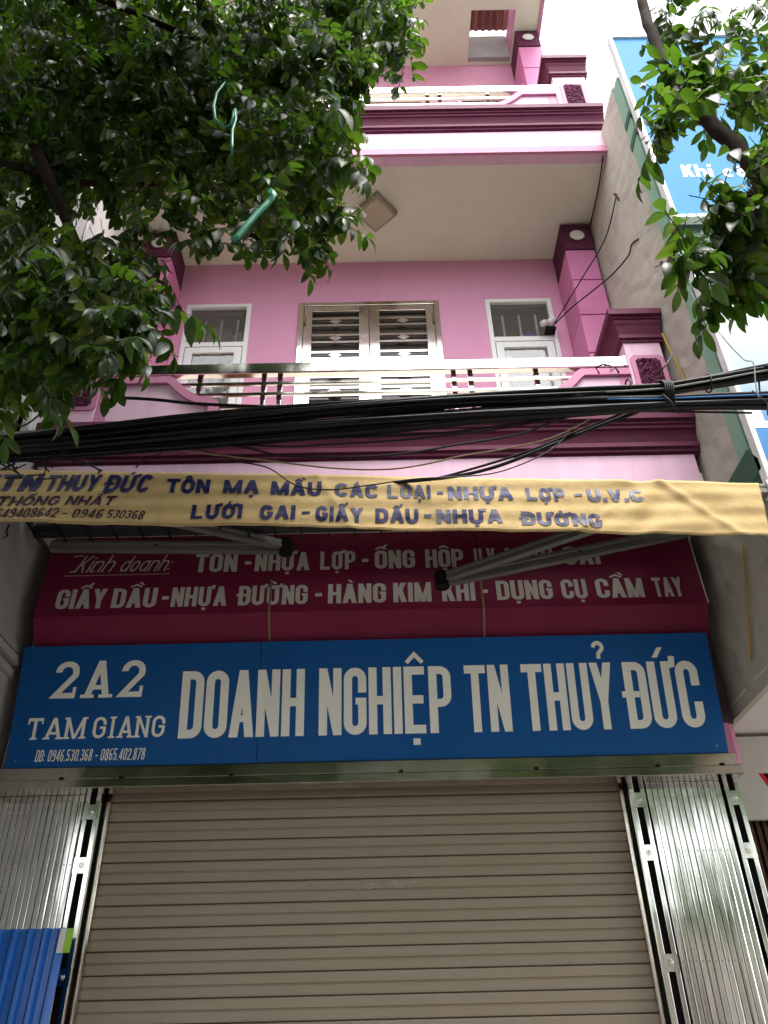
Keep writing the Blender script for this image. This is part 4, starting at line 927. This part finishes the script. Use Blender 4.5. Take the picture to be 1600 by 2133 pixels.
def branch(tree, pts, r0_, r1_, n=9, name='branch'):
    P = [Vector(p) for p in pts]; out = []
    for i in range(len(P)-1):
        a, b, c, d = P[max(i-1,0)], P[i], P[i+1], P[min(i+2,len(P)-1)]
        for k in range(5):
            t = k/5; out.append(.5*((2*b)+(-a+c)*t+(2*a-5*b+4*c-d)*t*t+(-a+3*b-3*c+d)*t**3)+Vector((random.gauss(0,.004),random.gauss(0,.004),random.gauss(0,.004))))
    out.append(P[-1]); return put(name, MB().tube(out, r0_, n, taper=r1_), 'bark', tree, smooth=True)
# world point of a picture position measured at distance Y in front of the camera (used only to lay out the crown survey below)
BL = []
def at(px, py, Y):
    d = rr*(px-800)-uu*(py-1066.5)+fw*1700; t = Y/d.y; return CAM+d*t
survey_left = [(40,50,160,2.6),(180,60,150,2.3),(330,60,150,2.7),(480,70,150,2.4),(620,60,140,2.6),(745,20,105,2.5),(800,5,72,2.3),(70,210,140,2.4),(220,220,140,2.7),(370,210,140,2.4),(520,200,130,2.7),(650,180,110,2.3),
 (695,245,50,2.2),(40,360,120,2.6),(170,320,90,2.5),(330,310,90,2.4),(450,300,110,2.7),(570,330,105,2.4),(660,340,85,2.6),(700,340,38,2.3),(470,415,60,2.5),(560,430,75,2.3),(640,450,55,2.5),(650,500,25,2.4),(445,490,25,2.4),
 (30,500,90,2.5),(110,560,100,2.3),(220,590,95,2.6),(310,555,50,2.4),(320,620,45,2.2),(50,640,110,2.4),(160,650,105,2.2),(250,655,75,2.5),(300,665,35,2.2),(40,720,68,2.5),(140,718,72,2.3),(225,718,62,2.3),(270,725,38,2.2),(10,775,55,2.5),(70,775,45,2.4),(290,480,30,2.5),(370,420,24,2.3),
 (835,85,24,2.3),(765,135,30,2.2),(700,430,30,2.3)]
for px, py, r, Y in survey_left:
    c = at(px, py, Y); dist = (c-CAM).length; k = r/1700*dist*.86; BL.append((c.x, c.y, c.z, k, k*1.1, k*.95))
    if r > 70: c = at(px, py, Y+.55); dist = (c-CAM).length; k = r/1700*dist*.74; BL.append((c.x, c.y, c.z, k, k, k*.9))
# the rest of the crown, beside, above and behind the picture; street side widened to shade the shop front
for c in [(-2.6,2.2,4.2,.6,.6,.7),(-2.7,1.7,5.1,.7,.7,.8),(-2.3,1.3,6.2,.8,.7,.7),(-1.3,1.2,6.8,.8,.7,.6),(-.4,1.4,6.9,.7,.6,.5),(-3.2,.6,5.4,.9,.9,.9),(-2.8,-.6,6.0,1.,1.,.9),(-1.4,-.3,7.0,1.,.9,.7),(-3.9,1.6,5.0,.8,.9,.9),(-2.0,2.2,7.4,.8,.7,.6),(-1.6,-1.6,6.6,1.3,1.2,.8),(-.2,-2.6,6.9,1.3,1.2,.8),(-2.6,-2.8,6.2,1.3,1.2,.9),(-.6,-.9,7.3,1.2,.9,.7)]: BL.append(c)
t1 = thing('street_tree', 'large dark leafy street tree hanging over the upper left of the house', 'tree', group='street trees by the kerb')
foliage(t1, sprays_in(BL, 480, 1.28, 21))
SHADE_CROWN = [(x+.4*math.sin(7*x+y), y, 6.2+.7*math.sin(3*x+2*y), 1.15, 1.1, .75) for x in (-7.5,-6,-4.5,-3,-1.5,0) for y in (-.9,-2.6,-4.3,-6.0)]  # unseen canopy added over the street to shade the lower facade
bulk('foliage', sprays_in(SHADE_CROWN, 75, 2.3, 61), M['leaf'], t1)
put('trunk', MB().tube([(-3.1,-.4,0),(-3.05,-.38,.8),(-3.1,-.3,1.7),(-2.95,-.1,2.6),(-2.9,.1,3.4)], .15, 12, taper=.10), 'bark', t1, smooth=True)
for pts in ([(-2.9,.1,3.3),(-2.6,.8,4.2),(-2.2,1.6,4.9),(-1.7,2.3,5.4),(-1.1,2.6,5.8),(-.4,2.6,6.0)],[(-2.9,.1,3.4),(-2.5,1.3,3.9),(-2.1,2.1,4.2),(-1.7,2.4,4.5),(-1.35,2.4,4.6)],[(-2.8,.2,3.5),(-2.4,.9,5.2),(-1.6,1.7,6.2),(-.7,2.3,6.6),(-.1,2.4,6.7)],[(-1.1,2.6,5.8),(-.8,2.5,5.3),(-.55,2.4,4.95)],[(-1.7,2.3,5.4),(-1.5,2.5,4.9),(-1.35,2.6,4.5)]):
    branch(t1, [(x, y+.25, z+.1) if i else (x, y, z) for i, (x, y, z) in enumerate(pts)], .034, .009)
BR = []
for px, py, r, Y in [(1400,30,50,2.0),(1480,60,80,1.9),(1570,50,85,2.1),(1440,140,55,1.9),(1530,150,80,2.1),(1590,180,70,1.9),(1400,215,42,1.85),(1470,195,45,2.0),(1550,195,45,2.1),(1370,255,25,1.8),(1590,330,35,1.9),
      (1595,400,34,1.9),(1530,450,28,1.9),(1575,500,48,2.0),(1500,505,32,1.9),(1420,520,26,1.8),(1530,560,42,1.9),(1590,570,40,2.0),(1595,450,50,2.0),(1505,420,22,1.8)]:
    c = at(px, py, Y); dist = (c-CAM).length; k = r/1700*dist*.62; BR.append((c.x, c.y, c.z, k, k*1.1, k*.9))
for c in [(2.6,1.9,5.6,.6,.6,.6),(3.0,1.5,4.8,.7,.7,.8),(2.7,1.0,6.1,.8,.8,.6),(3.3,.6,5.2,.9,.8,.8),(2.5,-.3,6.3,.8,.8,.7),(2.2,-1.8,6.7,1.2,1.2,.8),(1.2,-2.9,7.0,1.3,1.2,.8),(3.4,-2.4,6.1,1.2,1.2,1.)]: BR.append(c)  # unseen rest of this crown, widened over the street to shade the shop front
t2 = thing('street_tree', 'street tree with a thick curved limb reaching in at the upper right', 'tree', group='street trees by the kerb')
foliage(t2, sprays_in(BR, 330, 1.3, 33), 250)
SHADE_CROWN = [(x+.4*math.sin(7*x+y), y, 6.3+.7*math.sin(3*x+2*y), 1.15, 1.1, .75) for x in (1.6,3.1,4.6,6.1,7.6) for y in (-.9,-2.6,-4.3,-6.0)]  # same added canopy continued to the right, out of view, for shade below
bulk('foliage', sprays_in(SHADE_CROWN, 75, 2.3, 62), M['leaf'], t2)
put('trunk', MB().tube([(3.3,-.5,0),(3.25,-.45,1.0),(3.3,-.3,2.0),(3.1,.1,2.9)], .15, 12, taper=.10), 'bark', t2, smooth=True)
def atl(L, Y): return [tuple(at(x, y, Y)) for x, y in L]
branch(t2, [(3.1,.1,2.8),(2.55,.7,2.95)]+atl([(1830,800),(1720,700),(1660,560),(1620,470),(1590,385),(1562,335),(1525,298),(1470,250),(1412,195),(1375,120),(1350,50),(1335,-30),(1330,-160)], 1.95), .05, .022, 12, 'limb')
branch(t2, atl([(1420,200),(1480,170),(1560,150),(1650,120)], 2.1), .024, .012)
branch(t2, atl([(1600,470),(1540,520),(1470,545),(1420,535)], 1.95), .014, .005)
branch(t2, atl([(1560,420),(1600,360),(1660,300)], 2.1), .03, .015)
# green ribbons caught in the leaves
def ribbon(pts, w, lab, twist=.9):
    mb = MB(); n = len(pts); vs = []
    for i, p in enumerate(pts):
        d = Vector(pts[min(i+1,n-1)])-Vector(pts[max(i-1,0)]); s_ = d.cross(fw).normalized(); tw = twist*math.sin(i*.9); s_ = s_*math.cos(tw)+fw*math.sin(tw)*.6
        vs += [Vector(p)-s_*w/2, Vector(p)+s_*w/2]
    o = put('ribbon', mb.add(vs, [(2*i,2*i+1,2*i+3,2*i+2) for i in range(n-1)]), 'ribbon', None, smooth=True)
    s = o.modifiers.new('t', 'SOLIDIFY'); s.thickness = .0006; tag(o, lab, 'ribbon')
ribbon(atl([(486,182),(470,172),(452,192),(445,220),(448,248),(468,264),(484,258),(487,232),(490,226),(492,246),(484,270),(483,300),(484,325)], 1.85), .013, 'thin looping green plastic ribbon caught in the dark leaves')
ribbon(atl([(560,395),(572,405),(560,420),(540,440),(515,468),(498,490),(484,502)], 1.9), .025, 'broad straight green plastic ribbon hanging from the leaves', .2)
foliage(pp, sprays_in([(-1.13,4.85,5.62,.13,.10,.18)], 520, .7, 5), 60)
# trees across the road (they show in the steel)
q = random.Random(9)
for i, (x, y) in enumerate([(-6.5,-11.5),(-1.6,-12.2),(3.4,-11.6),(8.2,-12.4)]):
    t = thing('street_tree', ['broad tree across the road, seen only in the steel, leftmost','bushy tree across the road mirrored in the shutter gates','tree across the road mirrored in the right gate','far right tree across the road'][i], 'tree', group='trees across the road')
    bl_ = [(x+q.uniform(-1.6,1.6), y+q.uniform(-1.2,1.2), 5.0+q.uniform(-1.0,3.2), 1.3, 1.2, 1.0) for _ in range(8)]
    bulk('crown', sprays_in(bl_, 20, 3.2, 50+i), M['leaf'], t)
    put('trunk', MB().tube([(x,y,-.14),(x+.1,y,1.5),(x,y+.1,3.0),(x+.1,y,4.6)], .2, 10, taper=.09), 'bark', t, smooth=True)
for i, (x0, x1, hh, c) in enumerate([(-13,-7.2,5.2,'concrete_l'),(-7.1,-2.4,4.4,'soffit'),(-2.3,2.6,6.2,'signwhite'),(2.7,7.2,4.2,'pink_pale'),(7.3,13,5.4,'concrete')]):
    h_ = thing('house_across_the_road', ['grey house across the road','cream house across the road','tall white house across the road','pale pink house across the road','brown rendered house across the road'][i], 'house')
    box('wall', (x0,x1,-24,-16,-.15,hh), c, h_)
    for fl2 in range(int(hh//3.1)):
        for k in range(3):
            xw = x0+(x1-x0)*(k+.5)/3; z = 1.0+fl2*3.1
            w_ = box('window', (xw-.55,xw+.55,-15.99,-15.93,z,z+1.4), 'frame', h_); box('pane', (xw-.48,xw+.48,-15.925,-15.92,z+.07,z+1.33), 'dark_glass', w_)
print('objects', len(bpy.data.objects))
